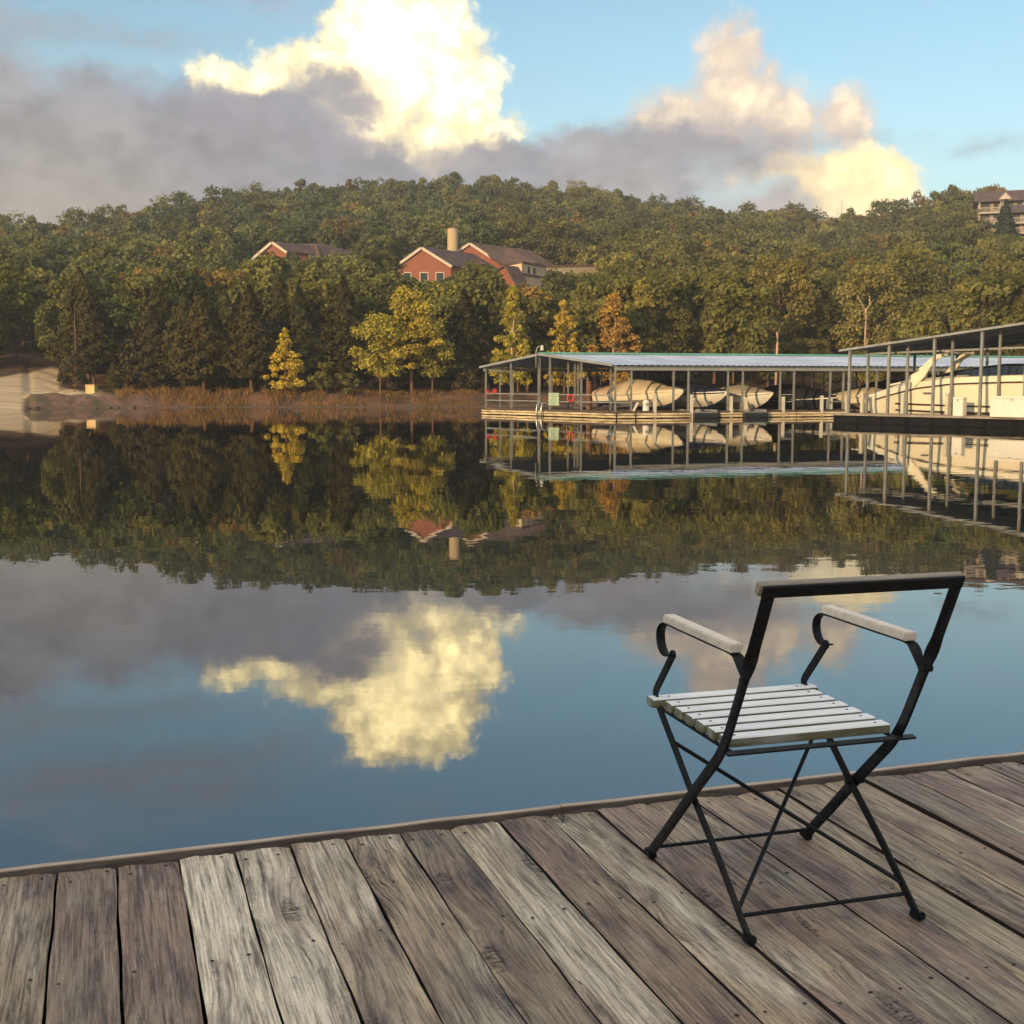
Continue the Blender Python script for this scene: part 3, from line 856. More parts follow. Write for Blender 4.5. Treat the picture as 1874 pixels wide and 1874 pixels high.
special('cedar', 'dark cedar directly behind the small golden tree', 552, 110.0, 525, 100, 'cedar', DKG, 4800, 0.32, trunk_r=0.16, limbs=0, cat='cedar tree')
special('cedar', 'dark cedar rising behind the low olive shrub', 632, 110.0, 508, 105, 'cedar', (0.0586, 0.0531, 0.0201), 4800, 0.32, trunk_r=0.16, limbs=0, cat='cedar tree')
special('cedar', 'dark cedar between the tallest shore tree and the dock corner', 850, 110.0, 530, 100, 'cedar', (0.0512, 0.0457, 0.0201), 4800, 0.32, trunk_r=0.16, limbs=0, cat='cedar tree')
special('shrub', 'dark rounded shrub at the foot of the cedar beside the sand', 140, 108.5, 640, 60, 'bush', (0.085, 0.070, 0.035), 1500, 0.22, trunk_r=0.05, cat='shrub')

# dead pale trees
def dead_tree(label, px, Y, base_py, top_py, forks, r0=0.16, m='palebark'):
    g = pt(px, base_py, Y); h = pt(px, top_py, Y).z - g.z
    t = thing('dead_tree', label, 'dead tree', g)
    b = MB()
    b.tube([(0, 0, -3.0), (0.05, 0, h * 0.35), (0.0, 0.0, h * 0.62)], r0, 7, r1=r0 * 0.7)
    b.build('trunk', M[m], t, smooth=True)
    for dx, hz in forks:
        c = MB()
        c.tube([(0, 0, h * 0.55), (dx * 0.5, 0.05, h * (0.55 + hz) / 2 + 0.1), (dx, 0.1, h * hz)], r0 * 0.56, 6, r1=r0 * 0.16)
        c.build('limb', M[m], t, smooth=True)
    OCC.append((g.x, g.y - 1.5, 1.4))
    SPEC.append((px, 16, Y, base_py - 8))
dead_tree('pale dead forked trunk rising just behind the dock roof', 1421, 113.0, 648, 582, [(-0.55, 1.0), (0.55, 0.88), (-0.1, 0.8)], 0.13)
dead_tree('pale bare forked limbs showing within the yellowish tree', 1583, 120.9, 606, 540, [(-0.9, 1.0), (0.85, 0.9)], 0.09)
dead_tree('thin bare grey snag at the left of the ragged cedar', 138, 111.0, 640, 553, [(0.06, 1.0)], 0.07, 'bark')

# ------------------------------------------------------------------ woods on the hill
CLEAR = [(440, 665, 168, 215), (715, 1110, 166, 212), (1770, 1990, 238, 290)]
def limit_py(px, Y):
    """highest row a tree in front of the buildings may reach"""
    if Y < 190:
        if 425 < px < 470: return 500
        if 470 <= px < 540: return 467
        if 540 <= px < 660: return 468
        if 692 < px < 836: return 506
        if 832 <= px < 912: return 489
        if 912 <= px < 1005: return 527
        if 1005 <= px < 1110: return 498
    if Y < 250:
        if 1775 < px < 1838: return 424
        if 1838 <= px < 1900: return 442
    return max([-999] + [row for sx, hw, sy, row in SPEC if Y < sy and abs(px - sx) < hw])
cands = []
def scatter():
    sp = 5.6
    Y = 104.0
    row = 0
    while Y < 385:
        step = sp * (0.80 if Y < 150 else 0.92 if Y < 220 else 1.0)
        x0 = -0.50 * Y; x1 = 0.50 * Y
        n = int((x1 - x0) / step)
        for k in range(n):
            x = x0 + (k + 0.5 * (row % 2)) * step + rng.uniform(-0.42, 0.42) * step
            y = Y + rng.uniform(-0.45, 0.45) * step
            px = CX + x / y * FPX
            if px < -160 or px > 2040: continue
            if y > ridge_y(px) + 12: continue
            if y < shore_y(px) + 6.5: continue
            # the sandy ramp and its verge stay open
            if px < 118 and y < np.interp(px, [-160, 0, 110, 118], [120, 124, 138, 138]): continue
            if px < 205 and y < 112: continue
            if any(a < px < b and c < y < d for a, b, c, d in CLEAR): continue
            if any((x - ox) ** 2 + (y - oy) ** 2 < (r + 1.0) ** 2 for ox, oy, r in OCC): continue
            z = float(terrain_h(px, y))
            kind = 'cedar' if (y < 128 and rng.random() < (0.55 if px < 640 else 0.30 if px < 900 else 0.06)) or rng.random() < 0.03 else ('broad' if rng.random() < 0.62 else 'tall')
            h = rng.uniform(7.2, 11.0) * (0.90 if y < 112 else 1.0)
            if y > ridge_y(px) - 14: h = rng.uniform(7.5, 12.5)
            ly = limit_py(px, y)
            p_top = to_px((x, y, z + h * 0.97))[1]
            if p_top < ly:
                hmax = pt(px, ly, y).z - z
                if hmax < 1.8: continue
                h = min(h, hmax * rng.uniform(0.8, 1.0))
            cands.append((y, x, z, px, kind, h))
        Y += step * 0.86
        row += 1
scatter()
cands.sort()
def tint_for(px, y, kind):
    u = rng.random()
    if kind == 'cedar':
        base = np.array([0.074, 0.070, 0.027]) * rng.uniform(0.8, 1.25)
    else:
        far = np.clip((y - 115) / 120, 0, 1)
        base = np.array([0.130, 0.132, 0.042]) * (1 - far) + np.array([0.106, 0.120, 0.055]) * far
        if px > 900: base = base * np.array([1.08, 1.0, 0.95])
        if u < 0.18: base = base * np.array([1.42, 1.30, 1.05])
        elif u < 0.235: base = base * np.array([1.55, 1.05, 0.95])
        elif u < 0.48: base = base * np.array([0.72, 0.78, 0.85])
        base = base * rng.uniform(0.75, 1.3)
    return base
NIND = 272
near, far = cands[:NIND], cands[NIND:]
LAB = {'cedar': ('cedar', 'dark green conical cedar in the crowded lower wood', 'cedar tree', 'cedars of the crowded lower wood'),
       'broad': ('broad_tree', 'rounded green broadleaf tree in the crowded lower wood', 'tree', 'broadleaf trees of the crowded lower wood'),
       'tall': ('upright_tree', 'upright green broadleaf tree in the crowded lower wood', 'tree', 'upright trees of the crowded lower wood')}
cnt = 0
for (y, x, z, px, kind, h) in near:
    cnt += 1
    i = cnt % {'cedar': 4, 'broad': 5, 'tall': 4}[kind]
    cr, tr = PROTO[kind, i]
    H0 = 8.0 if kind == 'cedar' else 10.0
    s = h / H0
    nm, lb, ct, gp = LAB[kind]
    plant_tree(nm, lb, ct, (x, y, z), rng.uniform(0, 6.28), cr, tr, tint_for(px, y, kind), (s * rng.uniform(0.9, 1.15), s * rng.uniform(0.9, 1.15), s), gp)
def far_wood():
    P, Nn, Sz, Vr, Ti = [], [], [], [], []
    tv, tf, off = [], [], 0
    for (y, x, z, px, kind, h) in far:
        k = 'broad' if kind == 'cedar' and rng.random() < 0.5 else kind
        ridge = y > ridge_y(px) - 22
        n = int(1700 if y < 240 else 1350)
        if ridge: n = 1700
        p, nr, sf, tone = crown_points(k, n)
        r = h * (0.40 if k == 'broad' else 0.30 if k == 'tall' else 0.26) * rng.uniform(0.9, 1.2)
        a = rng.uniform(0, 6.28)
        p = p * np.array([r, r, h]) + np.array([x, y, z])
        P.append(p); Nn.append(nr); Sz.append(sf * (0.48 if y < 240 else 0.52) * (0.88 if ridge else 1.0)); Vr.append(tone)
        Ti.append(np.repeat(tint_for(px, y, k)[None, :], n, 0))
    me = quads_mesh('upper_wood', np.concatenate(P), np.concatenate(Nn), np.concatenate(Sz), np.concatenate(Vr), M['leafmass'], np.concatenate(Ti))
    o = link('hillside_wood', me)
    tag(o, 'dense green wood covering the upper hillside to the skyline', 'wood', None, 'stuff')
far_wood()

# undergrowth along the wood's edge
def undergrowth():
    k = 0
    for px in np.arange(225, 890, 26):
        y = float(shore_y(px)) + rng.uniform(6.0, 8.5)
        p = px + rng.uniform(-10, 10)
        if 660 < p < 800 and rng.random() < 0.5: continue
        g = ground_at(p, y)
        cr, tr = PROTO['bush', k % 3]; k += 1
        s = rng.uniform(0.7, 1.25)
        plant_tree('shrub', 'dark brown green shrub in the undergrowth along the wooded bank', 'shrub', g, rng.uniform(0, 6), cr, tr,
                   np.array([0.075, 0.060, 0.028]) * rng.uniform(0.7, 1.3), s, 'shrubs of the bank undergrowth')
undergrowth()

# grass along the bank
def shore_grass():
    n = 26000
    px = rng.uniform(105, 905, n)
    d = rng.uniform(0.5, 7.0, n) 
    Y = shore_y(px) + d
    ok = ~((px < 215) & (Y > 99.5) & (Y < 113)) & ~((px < 300) & (d < rng.uniform(1.5, 6, n)))
    clump = np.sin(px * 0.09) + np.sin(px * 0.031 + d * 1.1) + np.sin(px * 0.23 - d * 0.8) * 0.6
    ok &= clump + rng.normal(size=n) * 0.8 > np.interp(px, [105, 400, 460, 905], [-0.5, -0.4, 0.5, 0.7])
    px, Y, d = px[ok], Y[ok], d[ok]
    n = len(px)
    z = terrain_h(px, Y)
    x = (px - CX) / FPX * Y
    hgt = rng.uniform(0.18, 0.58, n) * np.interp(px, [105, 300, 480, 905], [0.7, 1.15, 0.9, 0.6])
    w = rng.uniform(0.025, 0.06, n)
    a = rng.uniform(0, PI, n)
    lx, ly = rng.normal(size=n) * 0.14, rng.normal(size=n) * 0.14
    dx, dy = np.cos(a) * w, np.sin(a) * w
    v = np.stack([np.stack([x - dx, Y - dy, z - 0.05], 1), np.stack([x + dx, Y + dy, z - 0.05], 1), np.stack([x + lx, Y + ly, z + hgt], 1)], 1).reshape(-1, 3)
    me = bpy.data.meshes.new('shore_grass')
    me.vertices.add(3 * n); me.vertices.foreach_set('co', v.astype(np.float32).ravel())
    me.loops.add(3 * n); me.loops.foreach_set('vertex_index', np.arange(3 * n, dtype=np.int32))
    me.polygons.add(n); me.polygons.foreach_set('loop_start', np.arange(0, 3 * n, 3, dtype=np.int32)); me.polygons.foreach_set('loop_total', np.full(n, 3, np.int32))
    me.update(calc_edges=True)
    var = rng.uniform(0, 1, n)
    at = me.attributes.new('var', 'FLOAT', 'POINT'); at.data.foreach_set('value', np.repeat(var, 3).astype(np.float32))
    g = np.clip(np.interp(px, [105, 250, 420, 905], [0.75, 0.35, 0.45, 0.55]) + 0.25 * clump[ok] + rng.normal(size=n) * 0.35, 0, 1)[:, None]
    tint = np.array([0.28, 0.140, 0.060]) * (1 - g) + np.array([0.18, 0.125, 0.045]) * g
    c = me.attributes.new('tint', 'FLOAT_COLOR', 'POINT')
    c.data.foreach_set('color', np.concatenate([np.repeat(tint, 3, 0), np.ones((3 * n, 1))], 1).astype(np.float32).ravel())
    me.materials.append(M['leafmass'])
    tag(link('shore_grass', me), 'dry orange brown grass along the far bank', 'grass', None, 'stuff')
shore_grass()

# plywood box and driftwood on the sand
g = ground_at(172, 105.5)
t = thing('plywood_box', 'tan plywood box standing on the sand at the far shore', 'box', (g.x, g.y, g.z - 0.05), R(-6))
b = MB(); b.box((0, 0, 0.40), (0.78, 0.7, 0.72)); b.build('body', M['ply'], t, bevel=0.015)
b = MB(); b.box((0, 0, 0.785), (0.86, 0.78, 0.05)); b.build('lid', M['ply'], t)
b = MB()
for sx in (-0.36, 0.36):
    b.box((sx, -0.365, 0.40), (0.07, 0.03, 0.70))
b.build('batten', M['ply'], t)
p = gnd(52, 748, 0.0)
b = MB(); b.tube([(0, 0, 0.02), (0.5, 0.1, 0.1), (1.2, 0.1, 0.06)], 0.05, 7, r1=0.12)
o = b.build('driftwood_log', M['log'], smooth=True); o.location = (p.x - 0.4, p.y, 0.0)
tag(o, 'dark driftwood log end lying at the tip of the mud spit', 'log')

def rocks():
    import bmesh
    rs = random.Random(21)
    protos = []
    for k in range(3):
        bm = bmesh.new(); bmesh.ops.create_icosphere(bm, subdivisions=2, radius=0.5)
        for v in bm.verts:
            f = 1 + 0.22 * math.sin(v.co.x * 7 + k * 2) * math.cos(v.co.y * 6 - k) + rs.uniform(-0.08, 0.08)
            v.co = Vector((v.co.x * f * 1.2, v.co.y * f * 0.9, v.co.z * f * 0.55))
        me = bpy.data.meshes.new('rock'); bm.to_mesh(me); bm.free(); me.materials.append(M['rock']); protos.append(me)
    for k in range(16):
        px = rs.uniform(75, 880) if k > 7 else rs.uniform(62, 300)
        y = float(shore_y(px)) + rs.uniform(-0.1, 0.9)
        g = ground_at(px, y)
        o = link('rock', protos[k % 3]); o.location = (g.x, g.y, max(g.z, 0.0) + 0.02); o.rotation_euler = (0, 0, rs.uniform(0, 6))
        sc = rs.uniform(0.2, 0.5); o.scale = (sc, sc, sc)
        tag(o, 'small brown rock lying on the waterline of the far bank', 'rock', 'rocks along the waterline')
rocks()
# ------------------------------------------------------------------ buildings on the hill
def gable_house(name, label, px_c, Y, peak_py, eave_l, eave_r, base_z, depth, rot, wallmat, roofmat, trim=True, parent=None):
    """gable end facing the camera; eave_l / eave_r = (px, py) of the gable's feet"""
    pk = pt(px_c, peak_py, Y); l = pt(eave_l[0], eave_l[1], Y); r = pt(eave_r[0], eave_r[1], Y)
    if parent is None:
        parent = thing(name, label, 'building', (pk.x, Y, base_z))
    o = Vector((parent.location.x, parent.location.y, parent.location.z))
    ext = Vector((math.sin(rot), math.cos(rot), 0)) * depth
    zb = base_z
    poly = [Vector((l.x, Y, zb)), Vector((r.x, Y, zb)), r, pk, l]
    b = MB(); b.prism([p - o for p in poly], ext); b.build('wall', M[wallmat], parent)
    th = 0.22
    ov = 0.5
    b = MB()
    for e in (l, r):
        d = (e - pk); dn = d.normalized()
        e2 = e + dn * ov
        nrm = Vector((-dn.z, 0, dn.x)); nrm = nrm if nrm.z > 0 else -nrm
        up = nrm * th
        off = nrm * 0.03
        front = -ext.normalized() * 0.45
        q = [pk + off + front, e2 + off + front, e2 + off + up + front, pk + off + up + front]
        b.prism([p - o for p in q], ext + ext.normalized() * 0.9)
    b.build('roof', M[roofmat], parent)
    if trim:
        b = MB()
        for e in (l, r):
            d = (e - pk); dn = d.normalized(); e2 = e + dn * ov
            nrm = Vector((-dn.z, 0, dn.x)); nrm = nrm if nrm.z > 0 else -nrm
            front = -ext.normalized() * 0.50
            q = [pk + front - nrm * 0.12, e2 + front - nrm * 0.12, e2 + front + nrm * 0.26, pk + front + nrm * 0.26]
            b.prism([p - o for p in q], ext.normalized() * 0.045)
        b.build('gable_trim', M['trim'], parent)
    return parent, o

def winbox(b, x, y, z, w, h):
    b.box((x, y, z), (w, 0.10, h))

YL = 186.0
zb = float(terrain_h(800, YL)) - 1.0
lodge, o = gable_house('brick_lodge', 'red brick lodge with white edged gable and round chimney above the yellow trees', 775, YL, 455, (728, 489), (825, 486), zb, 16, R(38), 'brick', 'shingle_grey')
# broad brown roof behind the gable
b = MB()
q = [pt(775, 456, YL + 4), pt(846, 457, YL + 12), pt(892, 483, YL + 6), pt(800, 486, YL + 1)]
b.prism([Vector(p) - o for p in q], Vector((0.0, 0.5, -0.35)))
b.build('rear_roof', M['shingle'], lodge)
b = MB()
ch = pt(828.5, 460, YL + 8); ctop = pt(828.5, 419, YL + 8)
rad = 9.5 / FPX * (YL + 8)
n = 20
rr = [[Vector((ch.x + math.cos(2 * PI * k / n) * rad, ch.y + math.sin(2 * PI * k / n) * rad, z)) - o for k in range(n)] for z in (ch.z - 3, ctop.z)]
b.rings(rr)
c_ = b.build('chimney', simple('tan_chimney', (0.46, 0.34, 0.20), 0.85, 0, 0.12, 0.5, 0.2), lodge); shade_auto(c_)
b = MB()
rr = [[Vector((ch.x + math.cos(2 * PI * k / n) * rad * 0.86, ch.y + math.sin(2 * PI * k / n) * rad * 0.86, z)) - o for k in range(n)] for z in (ctop.z + 0.002, ctop.z + 0.18)]
b.rings(rr); b.build('cap', M['shingle'], c_)
for xx in (745, 776, 805):
    b = MB(); q = pt(xx, 508, YL); winbox(b, q.x - o.x, q.y - o.y - 0.04, q.z - o.z, 1.3, 1.6); f_ = b.build('window', M['trim'], lodge)
    b = MB(); b.box((q.x - o.x, q.y - o.y - 0.10, q.z - o.z), (1.05, 0.06, 1.35)); b.build('pane', M['window'], f_)

# right hand wing with second gable and cream stucco tower
lodge2, o = gable_house('brick_lodge', 'second brick lodge with a cream stucco wing right of the round chimney', 863, YL + 9, 447, (842, 461), (920, 484), zb, 14, R(40), 'brick', 'shingle')
b = MB()
q = [pt(866, 448, YL + 10), pt(925, 451, YL + 16), pt(985, 481, YL + 10), pt(920, 484, YL + 7)]
b.prism([Vector(p) - o for p in q], Vector((0.0, 0.45, -0.35)))
b.build('hip_roof', M['shingle'], lodge2)
# stucco wing: left face bright, right face with windows
A = pt(916, 484, YL + 8.5); B = pt(955, 482, YL + 2.5); C_ = pt(998, 486, YL + 9.5)
A2, B2, C2 = (Vector((p.x, p.y, zb)) for p in (A, B, C_))
top = B.z
for p in (A, C_): p.z = top
D = A + (C_ - B); D2 = Vector((D.x, D.y, zb))
b = MB()
b.add([p - o for p in (A2, B2, C2, D2, A, B, C_, D)], [(0, 1, 5, 4), (1, 2, 6, 5), (2, 3, 7, 6), (3, 0, 4, 7), (4, 5, 6, 7)])
wing = b.build('stucco_wing', M['stucco'], lodge2)
b = MB()
dn = (C_ - B).normalized()
for zz in (0.2, -1.55):
    b.sweep([B - o + Vector((0, 0, zz)) - dn * 0.1, C_ - o + Vector((0, 0, zz)) + dn * 0.1], [Vector((0, 0, 1))] * 2, 0.22, 0.35, chamfer=0)
b.build('cornice', M['shingle'], lodge2)
ang = math.atan2(dn.y, dn.x)
for k in (0.28, 0.52):
    q = B.lerp(C_, k) + Vector((0, 0, -1.1 + 0.28))
    b = MB(); b.box(q - o, (0.55, 0.14, 0.95), ang); b.build('window', M['window'], lodge2)
# small grey gable in front
sg, o2 = gable_house('annex', 'small grey roofed annex in front of the cream stucco wing', 926, YL - 1, 488, (909, 500), (945, 519), zb, 2.0, R(42), 'brick', 'shingle_grey', trim=False)
# low retaining wall to the right
wl = thing('retaining_wall', 'low cream garden wall with rusty coping right of the lodges', 'wall', pt(1000, 500, YL + 12))
o = wl.location.copy()
b = MB(); a0, a1 = pt(1000, 489, YL + 12), pt(1104, 487, YL + 22)
q = [a0, a1, Vector((a1.x, a1.y, a1.z - 6)), Vector((a0.x, a0.y, a0.z - 6))]
b.prism([p - o for p in q], Vector((-0.03, 0.4, 0))); b.build('wall', M['stucco'], wl)
b = MB(); q = [a0 + Vector((0, -0.15, 0)), a1 + Vector((0, -0.15, 0)), a1 + Vector((0, -0.15, 0.28)), a0 + Vector((0, -0.15, 0.28))]
b.prism([p - o for p in q], Vector((-0.03, 0.7, 0))); b.build('coping', M['rust'], wl)

# left lodge
YK = 190.0
zk = float(terrain_h(550, YK)) - 1.0
l3, o = gable_house('brick_lodge', 'left brick lodge half hidden by trees with a small white edged gable', 502, YK, 445, (446, 493), (524, 460), zk, 12, R(45), 'brick', 'shingle_grey')
b = MB()
q = [pt(506, 446, YK + 3), pt(592, 446, YK + 12), pt(655, 464, YK + 12), pt(650, 486, YK + 6), pt(525, 478, YK + 1)]
b.prism([Vector(p) - o for p in q], Vector((0, 0.5, -0.4))); b.build('rear_roof', M['shingle_grey'], l3)
b = MB()
q = [pt(549, 447, YK + 5), pt(578, 446, YK + 5.5), pt(588, 471, YK + 3), pt(558, 472, YK + 2.5)]
b.prism([Vector(p) - o for p in q], Vector((0, 0.3, -0.2))); b.build('dormer_roof', M['shingle'], l3)
b = MB()
q0, q1 = pt(446, 488, YK - 0.6), pt(461, 505, YK - 0.6)
b.box(((q0.x + q1.x) / 2 - o.x, -0.3, (q0.z + q1.z) / 2 - o.z), (abs(q1.x - q0.x), 0.6, abs(q0.z - q1.z)), 0)
b.build('corner_bay', M['trim'], l3)
b = MB()
q0, q1 = pt(590, 478, YK + 4), pt(655, 500, YK + 4)
b.box(((q0.x + q1.x) / 2 - o.x, q0.y - o.y + 1.5, (q0.z + q1.z) / 2 - o.z), (abs(q1.x - q0.x), 2.5, abs(q0.z - q1.z)), 0)
b.build('side_wall', M['brick'], l3)
for xx in (600, 622, 645):
    b = MB(); q = pt(xx, 484, YK + 4); b.box((q.x - o.x, q.y - o.y + 0.2, q.z - o.z), (0.8, 0.12, 0.8)); b.build('window', M['trim'], l3)

# apartment blocks on the right ridge
def apartments(label, px0, Y, py_eave, floors, width_m, rot, ridge_rise=2.6, fh=2.7):
    p = pt(px0, py_eave, Y)
    h = floors * fh
    t = thing('apartment_block', label, 'building', (p.x, p.y, p.z - h), rot)
    dep = 9.0
    b = MB(); b.box((width_m / 2, dep / 2, h / 2 - 4), (width_m, dep, h + 8)); b.build('wall', M['apart'], t)
    b = MB()
    b.prism([(-0.8, -1.9, h + 0.03), (-0.8, dep + 0.6, h + 0.03), (-0.8, dep / 2 - 0.6, h + ridge_rise)], (width_m + 1.6, 0, 0))
    rf = b.build('roof', M['shingle_grey'], t)
    for k in range(int(width_m // 9)):
        c = MB(); x = 5.2 + 9 * k
        c.prism([(x - 1.3, -0.9, h + 0.5), (x + 1.3, -0.9, h + 0.5), (x, -0.9, h + 1.9)], (0, 3.2, 0)); c.build('dormer', M['balcony'], rf)
    for fl in range(floors):
        for k in range(int(width_m // 4.5)):
            x = 0.2 + k * 4.5
            if k % 3 == 2: continue
            c = MB(); c.box((x + 2.1, -0.85, fl * fh + 0.02), (4.2, 1.7, 0.28)); bl = c.build('balcony', M['balcony'], t)
            c = MB()
            c.box((x + 2.1, -1.66, fl * fh + 1.05), (4.2, 0.07, 0.10))
            for m_ in range(15):
                c.box((x + 0.08 + m_ * 0.29, -1.66, fl * fh + 0.58), (0.07, 0.05, 0.84))
            for sx in (0.02, 4.12):
                c.box((x + sx, -1.60, fl * fh + fh / 2 + 0.13), (0.16, 0.16, fh - 0.3))
            c.build('railing', M['balcony'], bl)
            c = MB(); c.box((x + 1.3, -0.03, fl * fh + 1.25), (1.7, 0.10, 2.0)); c.build('balcony_door', M['window'], bl)
            c = MB(); c.box((x + 3.3, -0.03, fl * fh + 1.5), (0.9, 0.10, 1.2)); c.build('window', M['window'], t)
        for k in range(int(width_m // 4.5)):
            if k % 3 != 2: continue
            x = 0.2 + k * 4.5
            c = MB(); c.box((x + 2.1, -0.03, fl * fh + 1.5), (1.2, 0.10, 1.3)); c.build('window', M['window'], t)
    return t
apartments('upper apartment block with balconies and dormers on the right skyline', 1790, 262, 372, 3, 32, R(-18), 2.9, 2.25)
apartments('lower apartment block with stacked balconies at the right edge, below the other', 1843, 246, 392, 3, 26, R(-16), 2.2, 1.95)
special('conifer', 'dark conifer standing between the two apartment blocks', 1823, 244.0, 366, 44, 'cedar', (0.0366, 0.0488, 0.0342), 2600, 0.5, trunk_r=0.2, limbs=0)

# radio mast on the skyline
Ym = 338.0
p0 = pt(1540, 402, Ym); p1 = pt(1540, 368, Ym)
t = thing('radio_mast', 'thin radio mast standing up from the wooded skyline', 'mast', (p0.x, p0.y, p0.z - 6))
b = MB(); b.tube([(0, 0, 0), (0, 0, p1.z - p0.z + 6)], 0.16, 6, r1=0.07); b.build('pole', M['post'], t)
b = MB(); b.tube([(-0.9, 0, p1.z - p0.z + 2.6), (0.9, 0, p1.z - p0.z + 2.6)], 0.06, 5); b.build('crossbar', M['post'], t)
b = MB(); b.tube([(-1.1, 0, 0), (-1.1, 0, p1.z - p0.z + 3.2)], 0.11, 5, r1=0.05); b.build('pole', M['post'], t)

# ------------------------------------------------------------------ main boat dock
FL = pt(1127, 668, 70.0)                    # front eave corner
FZ = FL.z
U = Vector((math.cos(R(18)), math.sin(R(18)), 0))
BL = pt(889, 672, 80.0); BL.z = FZ
V = BL - FL; VL = V.length; V = V / VL       # along the gable end, away from the camera
LEN = 46.0
RZ = pt(987, 649, 75.0).z
RG = FL + V * (VL * 0.52); RG.z = RZ
dock = thing('boat_dock', 'long covered boat dock with pale metal roof and teal ridge', 'dock', (FL.x, FL.y, 0.0))
O = dock.location.copy()
def L(p): return Vector(p) - O
def at(s, tt, z):                            # along the front, along the gable
    q = FL + U * s + V * tt; q.z = z; return q
def s_for_px(px, tt=0.0):
    k = (px - CX) / FPX
    a = FL + V * tt
    # (a.x+U.x s)/(a.y+U.y s)=k
    return (k * a.y - a.x) / (U.x - k * U.y)
# roof: corrugated front slope, plain back slope
b = MB()
ns = int(LEN / 0.2)
rows = []
for j in range(2):
    ring = []
    for i in range(ns + 1):
        s = -0.25 + i * 0.2
        wv = 0.018 * (1 if i % 2 else -1)
        if j == 0:
            q = at(s, -0.35, FZ + 0.04 + wv - (RZ - FZ) * 0.06)
        else:
            q = at(s, VL * 0.52, RZ + 0.04 + wv)
        ring.append(L(q))
    rows.append(ring)
b.rings(rows, False, closed=False)
roof = b.build('roof_front', M['roofmetal'], dock)
b = MB()
q = [at(-0.25, VL * 0.52, RZ), at(LEN - 0.5, VL * 0.52, RZ), at(LEN - 0.5, VL + 0.3, FZ - 0.02), at(-0.25, VL + 0.3, FZ - 0.02)]
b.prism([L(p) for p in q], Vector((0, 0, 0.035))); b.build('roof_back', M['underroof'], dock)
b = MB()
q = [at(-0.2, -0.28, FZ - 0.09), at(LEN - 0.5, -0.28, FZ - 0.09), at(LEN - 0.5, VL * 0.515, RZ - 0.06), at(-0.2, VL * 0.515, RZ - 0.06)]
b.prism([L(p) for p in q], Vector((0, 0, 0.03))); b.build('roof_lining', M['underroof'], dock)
b = MB(); b.sweep([L(at(-0.3, VL * 0.52, RZ + 0.10)), L(at(LEN - 0.4, VL * 0.52, RZ + 0.10))], [Vector((0, 0, 1))] * 2, 0.10, 0.42, chamfer=0)
b.build('ridge_cap', M['teal'], dock)
b = MB(); b.sweep([L(at(-0.1, -0.1, FZ - 0.20)), L(at(LEN - 0.6, -0.1, FZ - 0.20))], [Vector((0, 0, 1))] * 2, 0.20, 0.08, chamfer=0)
b.build('front_beam', M['rail'], dock)
b = MB(); b.sweep([L(at(-0.1, VL + 0.1, FZ - 0.16)), L(at(LEN - 0.6, VL + 0.1, FZ - 0.16))], [Vector((0, 0, 1))] * 2, 0.2, 0.08, chamfer=0)
b.build('rear_beam', M['rail'], dock)
b = MB()
b.sweep([L(at(-0.30, -0.1, FZ + 0.0)), L(at(-0.30, VL * 0.52, RZ + 0.02))], [Vector((0, 0, 1))] * 2, 0.14, 0.06, chamfer=0)
b.sweep([L(at(-0.30, VL * 0.52, RZ + 0.02)), L(at(-0.30, VL + 0.2, FZ + 0.0))], [Vector((0, 0, 1))] * 2, 0.14, 0.06, chamfer=0)
b.build('gable_rafter', M['rail'], dock)
DT = 0.42                                    # dock deck height
def roof_z(tt):
    return (FZ + (RZ - FZ) * tt / (VL * 0.52) if tt < VL * 0.52 else RZ - (RZ - FZ) * (tt - VL * 0.52) / (VL * 0.48)) - 0.07
def post(s, tt, z1=None, w=0.10, m='post', name='post', z0=DT):
    b = MB()
    c = at(s, tt, 0); z1 = roof_z(tt) if z1 is None else z1
    b.box(L((c.x, c.y, (z0 + z1) / 2)), (w, w, z1 - z0), R(18))
    return b.build(name, M[m], dock)
# gable end posts (photo columns) and second row behind
def tt_for_px(px):
    k = (px - CX) / FPX
    return (k * FL.y - FL.x) / (V.x - k * V.y)
for px in (889.5, 935, 987, 1006, 1063, 1125):
    post(0, min(VL, max(0, tt_for_px(px))))
for k, px in enumerate((913, 961, 982, 1015, 1033, 1093)):
    tt = min(VL, max(0, tt_for_px(px) + 1.1))
    post(1.6, tt, w=0.09)
PAIRS = [(1154,), (1231, 1258), (1330, 1357), (1425, 1450), (1516, 1540), (1600, 1622), (1690, 1712), (1775, 1796), (1860, 1882)]
for pr in PAIRS:
    for px in pr:
        post(s_for_px(px), 0.0, FZ - 0.30)
        s = s_for_px(px)
        post(s, VL, FZ - 0.26, w=0.09)
for px in (1180, 1290, 1390, 1485):
    post(s_for_px(px), VL * 0.5, RZ - 0.3, w=0.09)
for px, zt in ((1191, 1.35), (1258, 1.35), (1330, 1.25), (1357, 1.15), (1425, 1.2), (1495, 1.25), (1540, 1.2)):
    post(s_for_px(px) + 0.10, -0.16, zt, 0.15, 'white_post', 'pile_sleeve', z0=-0.4)
